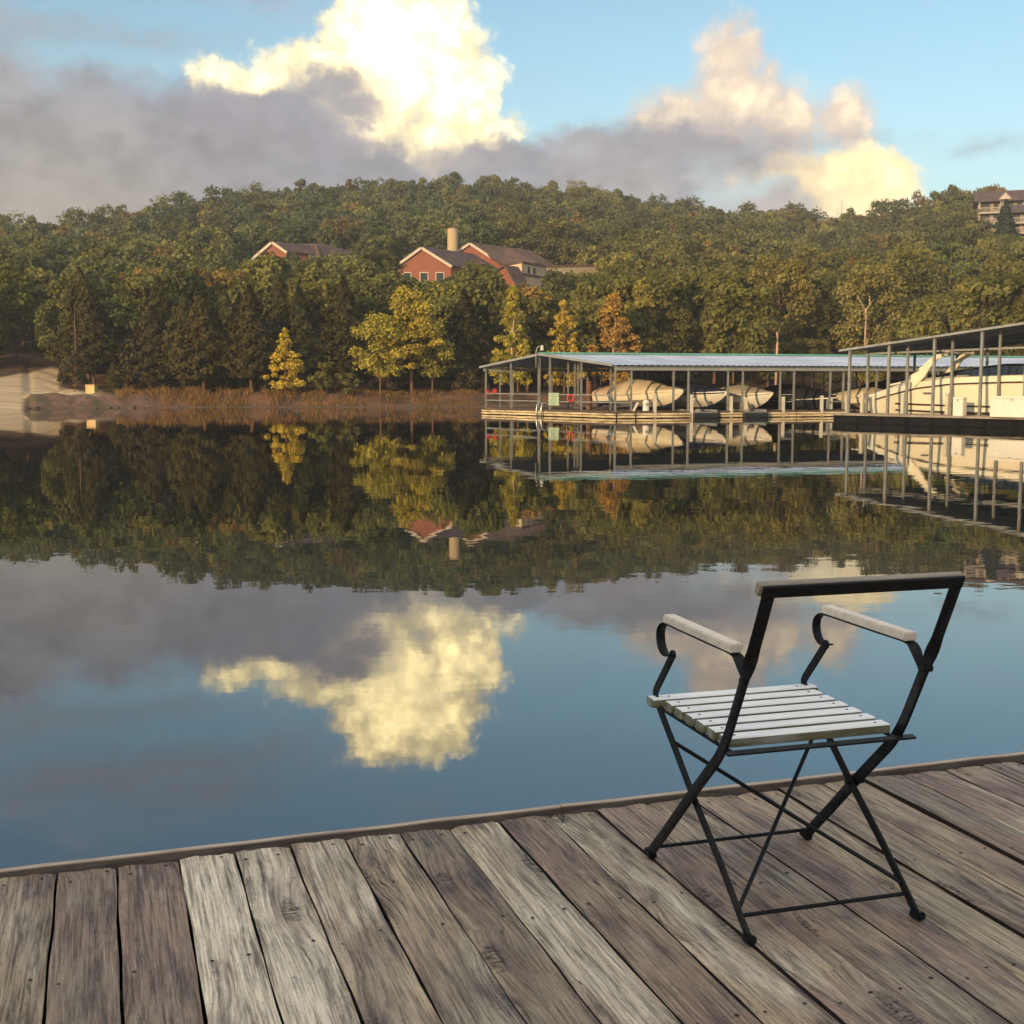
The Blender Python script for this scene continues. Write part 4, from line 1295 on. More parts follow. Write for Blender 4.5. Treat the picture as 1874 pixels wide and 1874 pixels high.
# walkways, floats
def slab(s0, s1, t0, t1, z0, z1, m, name, out=0.0):
    b = MB()
    q = [at(s0, t0, z0), at(s1, t0, z0), at(s1, t1, z0), at(s0, t1, z0)]
    b.prism([L(p) for p in q], Vector((0, 0, z1 - z0)))
    return b.build(name, M[m], dock)
s1 = s_for_px(1154) 
slab(-0.10, s1, -0.25, VL + 0.2, 0.30, DT, 'dockwood', 'walkway')
slab(0.3, LEN, VL - 1.6, VL + 0.4, 0.30, DT - 0.004, 'dockwood', 'walkway')
slab(0.1, s1 - 0.1, 0.0, VL, -0.3, 0.30, 'skirt', 'float')
def bumper(p0, p1, name='bumper', z=0.15, h=0.19):
    b = MB()
    b.sweep([L(p0) + Vector((0, 0, z + 0.085)), L(p1) + Vector((0, 0, z + 0.085))], [Vector((0, 0, 1))] * 2, h * 0.52, 0.09, chamfer=0.2)
    b.sweep([L(p0) + Vector((0, 0, z - 0.055)), L(p1) + Vector((0, 0, z - 0.055))], [Vector((0, 0, 1))] * 2, h * 0.62, 0.08, chamfer=0.2)
    b.build(name, M['float'], dock)
bumper(at(-0.20, VL + 0.1, 0), at(-0.20, VL * 0.50, 0))
bumper(at(-0.20, VL * 0.49, 0), at(-0.20, -0.3, 0))
bumper(at(-0.1, -0.33, 0), at(s1, -0.33, 0))
FING = [(1158, 1256, 1.2), (1310, 1358, 0.8), (1392, 1448, 0.8), (1450, 1542, 1.0), (1585, 1640, 0.8), (1690, 1730, 0.8), (1780, 1820, 0.8)]
for a, c, dd in FING:
    sa, sc = s_for_px(a), s_for_px(c)
    slab(sa, sc, -0.22, 1.0, 0.26, DT - 0.03, 'dockwood', 'finger_pier')
    slab(sa + 0.1, sc - 0.1, -0.1, 0.9, -0.3, 0.26, 'skirt', 'float')
    sm = (sa + sc) / 2
    slab(sm - 0.4, sm + 0.4, 1.0, VL - 1.6, 0.26, DT - 0.03, 'dockwood', 'finger_pier')
    slab(sm - 0.3, sm + 0.3, 1.0, VL - 1.6, -0.3, 0.26, 'skirt', 'float')
    bumper(at(sa, -0.29, 0), at(sc, -0.29, 0))
# railings at the gable end and the left of the front
def railing(p0, p1):
    b = MB()
    for z in (1.32, 0.90):
        b.sweep([L(p0) + Vector((0, 0, z)), L(p1) + Vector((0, 0, z))], [Vector((0, 0, 1))] * 2, 0.05, 0.05, chamfer=0)
    b.build('railing', M['rail'], dock)
railing(at(0, VL, 0), at(0, tt_for_px(987), 0))
railing(at(0, tt_for_px(1006) , 0), at(0, 0, 0))
railing(at(0, 0, 0), at(s1, 0, 0))
for a, c in ((1425, 1450), (1516, 1540)):
    railing(at(s_for_px(a), 0.05, 0), at(s_for_px(c), 0.05, 0))
# swim ladder at the opening
b = MB()
base = at(-0.32, tt_for_px(996), 0)
dv = V * 0.22
for sg in (-1, 1):
    q = L(base) + dv * sg
    out = Vector((-U.x, -U.y, 0))
    pts = [q + out * 0.05 + Vector((0, 0, -0.5)), q + out * 0.05 + Vector((0, 0, 0.35)), q - out * 0.0 + Vector((0, 0, 0.72)), q - out * 0.18 + Vector((0, 0, 0.86)), q - out * 0.36 + Vector((0, 0, 0.74)), q - out * 0.40 + Vector((0, 0, 0.42))]
    b.tube(pts, 0.03, 7)
for z in (-0.1, 0.12, 0.33):
    b.tube([L(base) - dv - U * 0.05 + Vector((0, 0, z)), L(base) + dv - U * 0.05 + Vector((0, 0, z))], 0.022, 6)
b.build('ladder', M['chrome'], dock, smooth=True)

# things on the dock
def placed(px, py, tt, s_off=0.0):
    s = s_for_px(px, tt) + s_off
    return at(s, tt, 0)
# sign with scalloped edge
tpos = tt_for_px(1016)
sp = at(-0.10, tpos, 0.0)
sg = thing('notice_sign', 'pale green scalloped notice board on the dock railing', 'sign', (sp.x, sp.y, 0.62), math.atan2(V.y, V.x) + PI)
b = MB()
b.box((0, 0, 0.42), (0.92, 0.04, 0.74))
for z in (0.10, 0.30, 0.50, 0.72):
    b.box((0, 0.0, z), (1.02, 0.036, 0.09))
b.build('board', M['signgreen'], sg)
b = MB()
for k, z in enumerate((0.68, 0.57, 0.46, 0.36, 0.25, 0.15)):
    b.box((0, 0.024, z), (0.62 - 0.12 * (k % 3), 0.006, 0.025)); b.box((0, -0.024, z), (0.62 - 0.12 * (k % 3), 0.006, 0.025))
b.build('lettering', M['signline'], sg)
# life ring
def torus(b, c, Rr, r, ax, n=20, m=8):
    ax = Vector(ax).normalized(); e1 = ax.orthogonal().normalized(); e2 = ax.cross(e1)
    rings = []
    for i in range(n + 1):
        a = 2 * PI * i / n; d = e1 * math.cos(a) + e2 * math.sin(a)
        rings.append([Vector(c) + d * (Rr + r * math.cos(2 * PI * k / m)) + ax * (r * math.sin(2 * PI * k / m)) for k in range(m)])
    b.rings(rings, False)
p = pt(1044, 729, 72.6)
b = MB(); torus(b, (0, 0, 0), 0.19, 0.05, (0.35, -1, 0)); o = b.build('life_ring', M['red'], smooth=True); o.location = p
tag(o, 'red life ring hanging on the dock railing right of the sign', 'life ring')
# red fuel cans
def fuel_can(px, py, Y, label, s):
    p = pt(px, py, Y)
    t = thing('fuel_can', label, 'fuel can', p, R(20))
    b = MB(); b.box((0, 0, 0.22 * s), (0.42 * s, 0.26 * s, 0.44 * s)); b.build('body', M['red'], t, bevel=0.04)
    b = MB(); b.tube([(-0.12 * s, 0, 0.44 * s), (-0.10 * s, 0, 0.53 * s), (0.10 * s, 0, 0.53 * s), (0.12 * s, 0, 0.44 * s)], 0.025, 6); b.build('handle', M['red'], t)
    b = MB(); b.tube([(0.14 * s, 0, 0.43 * s), (0.22 * s, 0, 0.56 * s)], 0.02, 6); b.build('spout', M['black_plastic'], t)
fuel_can(906, 721, 79.2, 'larger red fuel can on the left end rail of the dock', 0.62)
fuel_can(893, 721, 80.0, 'smaller dull red fuel can by the dock corner post', 0.5)
# storage table for the cans
b = MB(); q = at(0.45, tt_for_px(898) , 0)
b.box((0, 0, 0), (0.9, 1.4, 0.06), math.atan2(V.y, V.x))
# bracket lamp at the gable
lp = pt(981, 672, 75.2); ltop = pt(981, 634, 75.2)
t = thing('dock_lamp', 'curved goose neck lamp rising above the dock gable', 'lamp', (lp.x, lp.y, lp.z))
hh = ltop.z - lp.z
b = MB(); b.tube([(0, 0, 0), (0, 0, hh * 0.72), (0.05, 0, hh * 0.9), (0.16, 0, hh), (0.30, 0, hh * 1.0)], 0.045, 8); b.build('arm', M['post'], t, smooth=True)
b = MB(); b.tube([(0.36, 0, hh * 1.06), (0.36, 0, hh * 0.93), (0.36, 0, hh * 0.80)], 0.07, 10, r1=0.13); b.build('lamp_head', M['white_post'], t, smooth=True)
# rusty pile behind the railing
p = pt(1078, 745, 73.6)
b = MB(); b.box((0, 0, 0.75), (0.25, 0.25, 2.4), R(20)); b.box((0, 0, 1.97), (0.30, 0.30, 0.05), R(20)); o = b.build('pile', M['rust']); o.location = (p.x, p.y, DT - 0.3)
tag(o, 'square rusty brown pile standing behind the dock railing', 'post')
# white dock pedestals and boxes
def pedestal(px, py_top, Y, label, w=0.36):
    p = pt(px, 757, Y); h = pt(px, py_top, Y).z - DT
    t = thing('dock_pedestal', label, 'pedestal', (p.x, Y, DT), R(18))
    n = 10
    b = MB()
    rr = []
    for z, k in ((0, 1), (h * 0.75, 1), (h * 0.92, 0.9), (h, 0.55)):
        rr.append([Vector((math.cos(2 * PI * i / n + 0.3) * w / 2 * k * 1.1, math.sin(2 * PI * i / n + 0.3) * w / 2 * k * 0.9, z)) for i in range(n)])
    b.rings(rr); b.build('body', M['gelw'], t, smooth=False)
    b = MB(); b.box((0, -w * 0.47, h * 0.6), (w * 0.5, 0.04, h * 0.22)); b.build('socket_panel', M['rail'], t)
pedestal(1182, 732, 70.9, 'rounded cream pedestal in front of the cream covered boat')
pedestal(1518, 728, 75.2, 'square grey white pedestal beside the black covered boat')
# leaning white fender board
p = pt(1158, 756, 70.3)
b = MB(); b.bar((0, 0, 0.08), (0.28, 0.0, 0.62), 0.12, 0.06, up=(0, 1, 0)); o = b.build('fender_board', M['white_post']); o.location = (p.x, p.y, 0.28)
tag(o, 'short white board leaning outward at the dock corner', 'board')

# ------------------------------------------------------------------ boats
def loft(b, secs, mi=0, cap=True):
    return b.rings(secs, cap, mi)
def hull_sections(Ln, beam, h_st, h_bow, keel=0.0, n=14):
    """bow at +x; returns list of closed section loops"""
    secs = []
    for i in range(n + 1):
        u = i / n
        x = u * Ln
        hb = beam / 2 * (0.90 + 0.10 * min(1, u * 3)) * (1 - max(0, (u - 0.45) / 0.55) ** 2.1 * 0.985)
        sh = h_st + (h_bow - h_st) * u ** 1.6
        kz = keel + (sh - keel) * max(0, (u - 0.62) / 0.38) ** 2.6 * 0.86
        ch = kz + (sh - kz) * (0.36 + 0.18 * u)
        secs.append([Vector((x, 0, kz)), Vector((x, hb * 0.84, ch)), Vector((x, hb, sh - 0.12)), Vector((x, hb * 1.04, sh)), Vector((x, hb * 0.9, sh + 0.02)),
                     Vector((x, -hb * 0.9, sh + 0.02)), Vector((x, -hb * 1.04, sh)), Vector((x, -hb, sh - 0.12)), Vector((x, -hb * 0.84, ch))])
    return secs
def cover_sections(Ln, beam, h_st, h_bow, peak, profile, n=16, seed=0):
    secs = []
    rs = random.Random(seed)
    for i in range(n + 1):
        u = 0.02 + 0.96 * i / n
        hb = beam / 2 * (0.93 + 0.10 * min(1, u * 3)) * (1 - max(0, (u - 0.45) / 0.55) ** 2.1 * 0.97) * 1.06
        sh = h_st + (h_bow - h_st) * u ** 1.6
        pk = sh + 0.04 + peak * float(np.interp(u, *profile)) + rs.uniform(-0.02, 0.02)
        x = u * Ln
        m1 = sh + (pk - sh) * 0.62
        secs.append([Vector((x, hb, sh - 0.10)), Vector((x, hb * 0.98, sh + 0.05)), Vector((x, hb * 0.62, m1)), Vector((x, hb * 0.16, pk)), Vector((x, -hb * 0.16, pk)),
                     Vector((x, -hb * 0.62, m1)), Vector((x, -hb * 0.98, sh + 0.05)), Vector((x, -hb, sh - 0.10))])
    return secs
def outboard(parent, x, z, name='outboard_motor'):
    b = MB()
    secs = []
    for zz, lx, ly in ((0.0, 0.14, 0.09), (0.10, 0.24, 0.15), (0.40, 0.27, 0.17), (0.58, 0.20, 0.13), (0.64, 0.08, 0.05)):
        secs.append([Vector((x - 0.22 + lx * math.cos(2 * PI * k / 10), ly * math.sin(2 * PI * k / 10), z + zz)) for k in range(10)])
    b.rings(secs)
    o = b.build(name, M['black_plastic'], parent, smooth=True)
    b = MB(); b.box((x - 0.2, 0, z - 0.35), (0.16, 0.07, 0.75)); b.box((x - 0.26, 0, z - 0.62), (0.42, 0.05, 0.05)); b.tube([(x - 0.36, 0, z - 0.74), (x - 0.05, 0, z - 0.74)], 0.06, 7, r1=0.03)
    b.build('leg', M['black_plastic'], o)
def covered_boat(label, bow, Ln, beam, z0, hullmat, covmat, peak, profile, dirv, h_st=0.72, h_bow=1.0, motor=True, seed=0, cover2=None, lift=True):
    """bow = ground position of the bow tip; dirv = unit vector pointing towards the bow"""
    d = Vector(dirv).normalized()
    st = Vector(bow) - d * Ln
    t = thing('covered_boat', label, 'boat', (st.x, st.y, z0), math.atan2(d.y, d.x))
    b = MB(); b.rings(hull_sections(Ln, beam, h_st, h_bow)); o = b.build('hull', M[hullmat], t); shade_auto(o, 35)
    b = MB()
    for sgn in (1, -1):
        path = [s[3] if sgn == 1 else s[6] for s in hull_sections(Ln, beam, h_st, h_bow)]
        b.tube([p + Vector((0, 0.0, 0.0)) for p in path], 0.045, 6)
    b.build('rub_rail', M['gelw'], t, smooth=True)
    secs = cover_sections(Ln, beam, h_st, h_bow, peak, profile, seed=seed)
    if cover2:
        cut = 6
        b = MB(); b.rings(secs[:cut + 1]); o = b.build('stern_cover', M[cover2], t); shade_auto(o, 50)
        b = MB(); b.rings(secs[cut:]); o = b.build('cover', M[covmat], t); shade_auto(o, 50)
    else:
        b = MB(); b.rings(secs); o = b.build('cover', M[covmat], t); shade_auto(o, 50)
    if motor:
        outboard(t, -0.05, h_st - 0.05)
    return t
toBow = (-V)
prof = ([0, 0.15, 0.35, 0.5, 0.62, 0.8, 1.0], [0.45, 0.62, 1.0, 0.98, 0.85, 0.35, 0.02])
prof2 = ([0, 0.1, 0.3, 0.6, 0.85, 1.0], [0.55, 0.85, 1.0, 0.75, 0.3, 0.02])
def slipspot(px, tt):
    return at(s_for_px(px, tt), tt, 0)
covered_boat('cream covered runabout with tan stern cover beside the pedestal', slipspot(1250, 1.0), 7.2, 2.35, 0.60, 'gel', 'canvas_cream', 0.78, prof, toBow, seed=1, cover2='canvas_tan')
covered_boat('white boat under a dark navy cover right of the cream covered boat', slipspot(1330, 0.6), 7.4, 2.3, 0.55, 'gelw', 'canvas_navy', 0.85, prof2, toBow, seed=2, h_st=0.72, h_bow=0.95)
covered_boat('white boat under a grey tan tented cover in the middle slip', slipspot(1412, 0.9), 6.0, 2.3, 0.42, 'gelw', 'canvas_grey', 0.80, prof2, toBow, seed=3)
covered_boat('boat under a black cover right of the grey covered boat', slipspot(1530, 1.6), 6.2, 2.3, 0.10, 'canvas_black', 'canvas_black', 1.05, prof2, toBow, seed=4, motor=False)
covered_boat('cream boat with a pale cover partly hidden by the motor cruiser bow', slipspot(1660, 1.2), 6.8, 2.3, 0.35, 'gel', 'canvas_cream', 0.55, prof, toBow, seed=5)
covered_boat('boat under a dark cover seen behind the cruiser between dock posts', slipspot(1735, 1.2), 6.8, 2.3, 0.45, 'gelw', 'canvas_black', 0.95, prof2, toBow, seed=6)

def outdrive(px, py, Y, label):
    p = pt(px, py, Y)
    t = thing('boat_lift', label, 'boat lift', (p.x, Y, 0), R(18))
    for sx in (-0.55, 0.55):
        b = MB(); b.box((sx, 0.6, 0.42), (0.10, 2.6, 0.10)); b.build('bunk', M['rail'], t)
    b = MB(); b.box((0, -0.5, 0.30), (1.5, 0.10, 0.10)); b.box((0, 1.6, 0.30), (1.5, 0.10, 0.10)); b.build('cross_beam', M['rail'], t)
    b = MB(); b.tube([(-0.75, -0.5, 0.12), (0.75, -0.5, 0.12)], 0.20, 10); b.build('tank', M['black_plastic'], t)
outdrive(1285, 752, 71.8, 'dark boat lift frame beneath the navy covered boat')
outdrive(1375, 752, 72.6, 'dark boat lift frame beneath the grey covered boat')

# ------------------------------------------------------------------ right hand dock with the motor cruiser
Q0 = pt(1550, 640, 62.0); Q1 = pt(1874, 592, 55.0)
G = Vector((Q1.x - Q0.x, Q1.y - Q0.y, 0)); GL = G.length; G = G / GL
slope = (Q1.z - Q0.z) / GL
H_ = Vector((-G.y, G.x, 0))                  # away from the camera, under the roof
dock2 = thing('covered_dock', 'nearer covered dock with dark sloping roof at the right edge', 'dock', (Q0.x, Q0.y, 0.0))
O2 = dock2.location.copy()
def at2(a, d, z):
    q = Q0 + G * a + H_ * d; return Vector((q.x - O2.x, q.y - O2.y, z))
def a_for_px(px, d=0.0):
    k = (px - CX) / FPX
    c = Q0 + H_ * d
    return (k * c.y - c.x) / (G.x - k * G.y)
def rz2(a): return Q0.z + slope * a
D2 = 0.50
half = 13.0; dep2 = 9.0
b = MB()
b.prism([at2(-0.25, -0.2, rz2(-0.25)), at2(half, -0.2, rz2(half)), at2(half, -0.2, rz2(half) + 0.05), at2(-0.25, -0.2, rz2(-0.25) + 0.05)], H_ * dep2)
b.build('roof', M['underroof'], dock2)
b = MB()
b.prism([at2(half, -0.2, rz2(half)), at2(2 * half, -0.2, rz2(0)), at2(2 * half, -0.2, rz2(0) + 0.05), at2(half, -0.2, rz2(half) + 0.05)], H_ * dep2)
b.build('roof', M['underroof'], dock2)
b = MB()
b.sweep([at2(-0.3, -0.24, rz2(-0.3) - 0.02), at2(half, -0.24, rz2(half) - 0.02)], [Vector((0, 0, 1))] * 2, 0.09, 0.05, chamfer=0)
b.build('rafter', M['rail'], dock2)
for k in range(1, 5):
    b = MB(); b.sweep([at2(-0.2, k * 2.0, rz2(-0.2) - 0.10), at2(half, k * 2.0, rz2(half) - 0.10)], [Vector((0, 0, 1))] * 2, 0.16, 0.05, chamfer=0); b.build('purlin', M['underroof'], dock2)
tz = pt(1560, 648, 62.6).z
b = MB(); b.sweep([at2(0.1, 1.1, tz), at2(14, 1.1, tz + 0.24)], [Vector((0, 0, 1))] * 2, 0.09, 0.06, chamfer=0); b.build('tie_beam', M['rail'], dock2)
for px in (1551, 1622, 1704, 1790, 1871):
    a = a_for_px(px); b = MB(); z1 = rz2(a) - 0.02; c = at2(a, 0, 0)
    b.box((c.x, c.y, (D2 + z1) / 2), (0.12, 0.12, z1 - D2), math.atan2(G.y, G.x)); b.build('post', M['post'], dock2)
for px in (1584, 1656, 1737, 1823, 1905):
    a = a_for_px(px, 1.1); b = MB(); z1 = rz2(a) - 0.02; c = at2(a, 1.1, 0)
    b.box((c.x, c.y, (D2 + z1) / 2), (0.11, 0.11, z1 - D2), math.atan2(G.y, G.x)); b.build('post', M['post'], dock2)
for k in range(4):
    for d in (4.5, 8.6):
        a = 1.0 + k * 4.0; c = at2(a, d, 0); z1 = rz2(a) - 0.02
        b = MB(); b.box((c.x, c.y, (D2 + z1) / 2), (0.11, 0.11, z1 - D2)); b.build('post', M['underroof'], dock2)
b = MB(); b.prism([at2(-0.6, -0.35, D2 - 0.10), at2(24, -0.35, D2 - 0.10), at2(24, 1.25, D2 - 0.10), at2(-0.6, 1.25, D2 - 0.10)], (0, 0, 0.10)); b.build('walkway', simple('grey_dock_boards', (0.27, 0.23, 0.18), 0.85, 0, 0.3, 2.0, 0.2), dock2)
b = MB(); b.prism([at2(-0.5, -0.25, -0.4), at2(24, -0.25, -0.4), at2(24, 1.15, -0.4), at2(-0.5, 1.15, -0.4)], (0, 0, D2 - 0.10 + 0.4)); b.build('float', M['skirt'], dock2)
for k in range(9):
    c = at2(0.3 + k * 1.35, -0.275, 0.18)
    b = MB(); b.box((c.x, c.y, c.z), (1.15, 0.05, 0.30), math.atan2(G.y, G.x)); b.build('float_tub', M['tub'], dock2, bevel=0.02)
for px in (1575, 1649, 1730):
    a = a_for_px(px, 1.3); c = at2(a, 1.34, 0); b = MB(); b.box((c.x, c.y, 0.72), (0.16, 0.16, 1.6), math.atan2(G.y, G.x)); b.build('pile_sleeve', M['white_post'], dock2)
c = at2(a_for_px(1570, 1.3), 1.30, 0); b = MB(); b.box((c.x - 0.1, c.y, 1.36), (0.42, 0.14, 0.09), math.atan2(G.y, G.x)); b.build('pile_cap', M['white_post'], dock2)

def dock_box(px0, px1, top, Y, label, d=0.5):
    a0, a1 = pt(px0, 757, Y), pt(px1, 757, Y)
    w = (a1 - a0).length; h = pt(px0, top, Y).z - D2
    t = thing('dock_box', label, 'dock box', ((a0.x + a1.x) / 2, Y, D2), math.atan2(G.y, G.x))
    b = MB(); b.box((0, 0, h * 0.44), (w, d, h * 0.88)); b.build('body', M['gelw'], t, bevel=0.02)
    b = MB(); b.box((0, 0, h * 0.94), (w * 1.05, d * 1.08, h * 0.11)); b.build('lid', M['gelw'], t, bevel=0.02)
    b = MB(); b.box((0, -d * 0.52, h * 0.84), (0.07, 0.03, 0.08)); b.build('latch', M['chrome'], t)
dock_box(1746, 1766, 727, 57.0, 'small upright white dock box in front of the cruiser hull', 0.35)
dock_box(1816, 1900, 725, 54.8, 'wide cream dock box at the right edge before the cruiser', 0.7)

# motor cruiser
def cruiser():
    bowp = pt(1585, 742, 62.6)
    d = -G                                    # bow points left and away
    Ln, beam = 12.6, 3.2
    off = H_ * 2.85
    a0 = a_for_px(1585, 2.85)
    bow = Q0 + G * a0 + off; bow.z = 0
    st = bow - d * Ln
    t = thing('motor_cruiser', 'large cream motor cruiser with swept radar arch under the near dock roof', 'boat', (st.x, st.y, -0.10), math.atan2(d.y, d.x))
    n = 18
    SHU, SHZ = [0, 0.3, 0.55, 0.72, 0.85, 0.94, 1.0], [2.45, 2.45, 2.36, 2.14, 1.82, 1.58, 1.42]
    secs, sheer = [], []
    for i in range(n + 1):
        u = i / n; x = u * Ln
        hb = beam / 2 * (0.92 + 0.08 * min(1, u * 3)) * (1 - max(0, (u - 0.42) / 0.58) ** 2.0 * 0.985)
        sh = float(np.interp(u, SHU, SHZ))
        kz = -0.35 + (sh + 0.35) * max(0, (u - 0.72) / 0.28) ** 2.4 * 0.62
        ch = kz + (sh - kz) * 0.40
        secs.append([Vector((x, 0, kz)), Vector((x, hb * 0.80, ch)), Vector((x, hb * 0.96, sh - 0.32)), Vector((x, hb, sh - 0.28)), Vector((x, hb * 0.99, sh)), Vector((x, hb * 0.90, sh + 0.04)),
                     Vector((x, -hb * 0.90, sh + 0.04)), Vector((x, -hb * 0.99, sh)), Vector((x, -hb, sh - 0.28)), Vector((x, -hb * 0.96, sh - 0.32)), Vector((x, -hb * 0.80, ch))])
        sheer.append((x, hb, sh, ch))
    b = MB(); b.rings(secs); o = b.build('hull', M['gel'], t); shade_auto(o, 30)
    # rub rail and boot stripes follow the hull on both sides
    for nm, fz, r, mname in (('rub_rail', None, 0.035, 'stripe'), ('hull_stripe', 0.98, 0.045, 'stripe'), ('hull_stripe', 0.66, 0.045, 'stripe')):
        for sgn in (1, -1):
            b = MB(); path = []
            for (x, hb, sh, ch) in sheer[: n - (0 if fz is None else 2)]:
                if fz is None: path.append((x, sgn * (hb + 0.012), sh - 0.30))
                else:
                    zz = fz + 0.14 * (x / Ln) ** 2
                    k = np.clip((zz - ch) / max(0.05, (sh - 0.32 - ch)), 0, 1)
                    path.append((x, sgn * (hb * (0.80 + 0.16 * k) + 0.012), zz))
            b.sweep(path, [Vector((0, 0, 1))] * len(path), r * 2, 0.02); b.build(nm, M[mname], t)
    # foredeck / cabin trunk
    b = MB(); ss = []
    for i in range(11):
        u = 0.50 + 0.47 * i / 10; x = u * Ln
        hb = beam / 2 * (1 - max(0, (u - 0.42) / 0.58) ** 2.0 * 0.985) * 0.84
        sh = float(np.interp(u, SHU, SHZ)) + 0.03
        top = sh + float(np.interp(u, [0.5, 0.68, 0.8, 0.97], [0.10, 0.16, 0.20, 0.02]))
        ss.append([Vector((x, hb, sh)), Vector((x, hb * 0.88, sh + (top - sh) * 0.7)), Vector((x, hb * 0.55, top)), Vector((x, -hb * 0.55, top)), Vector((x, -hb * 0.88, sh + (top - sh) * 0.7)), Vector((x, -hb, sh))])
    b.rings(ss); o = b.build('foredeck', M['gel'], t); shade_auto(o, 50)
    # bow pad / hatch light strip
    b = MB(); b.box((Ln * 0.82, 0.0, 2.14), (1.7, 0.9, 0.08), M=Matrix.Rotation(R(11), 3, 'Y')); b.build('sun_pad', M['gelw'], t, bevel=0.02)
    # dark wraparound windscreen and cockpit canvas
    b = MB(); ss = []
    for i in range(9):
        u = i / 8; x = Ln * (0.665 - 0.60 * u)
        hb = beam / 2 * 0.86 * (0.72 + 0.28 * min(1, u * 2.2))
        z0 = 2.30; z1 = 2.44 + float(np.interp(u, [0, 0.2, 0.5, 0.8, 1], [0.02, 0.34, 0.56, 0.56, 0.40]))
        ss.append([Vector((x, hb, z0)), Vector((x, hb * 0.92, z1 - 0.12)), Vector((x, hb * 0.7, z1)), Vector((x, -hb * 0.7, z1)), Vector((x, -hb * 0.92, z1 - 0.12)), Vector((x, -hb, z0))])
    b.rings(ss); o = b.build('windscreen', M['glass_dark'], t); shade_auto(o, 40)
    # swept arch: two thick blades joined by a top
    # the arch rises aft from the cabin side and tapers
    b = MB()
    for sgn in (1, -1):
        y0 = sgn * beam / 2 * 0.80
        path = [(Ln * 0.735, y0, 2.16), (Ln * 0.695, y0 * 0.98, 2.52), (Ln * 0.668, y0 * 0.95, 2.98), (Ln * 0.638, y0 * 0.9, 3.36), (Ln * 0.585, y0 * 0.86, 3.58)]
        ws = [0.62, 0.44, 0.34, 0.26, 0.14]
        rings = []
        for k, p in enumerate(path):
            p = Vector(p)
            T = (Vector(path[min(k + 1, 4)]) - Vector(path[max(k - 1, 0)])).normalized()
            W_ = T.cross(Vector((0, 1, 0))).normalized() * ws[k] / 2
            N_ = Vector((0, 0.07, 0))
            rings.append([p - W_ - N_, p + W_ - N_, p + W_ + N_, p - W_ + N_])
        b.rings(rings)
    b.bar((Ln * 0.595, -beam / 2 * 0.72, 3.55), (Ln * 0.595, beam / 2 * 0.72, 3.55), 0.26, 0.07)
    b.build('radar_arch', M['gel'], t, bevel=0.02)
    # bow rail and stay
    for sy in (1, -1):
        b = MB(); b.tube([(Ln * 0.785, sy * 1.0, 2.10), (Ln * 0.74, sy * 1.04, 2.62), (Ln * 0.69, sy * 1.05, 3.0)], 0.022, 6)
        b.build('stay', M['chrome'], t, smooth=True)
    b = MB(); b.box((Ln * 0.66, beam / 2 * 0.90, 1.62), (0.42, 0.03, 0.06)); b.build('porthole', M['stripe'], t)
    b = MB(); b.box((Ln + 0.02, 0, 1.32), (0.45, 0.30, 0.10)); b.build('bow_roller', M['chrome'], t)
cruiser()

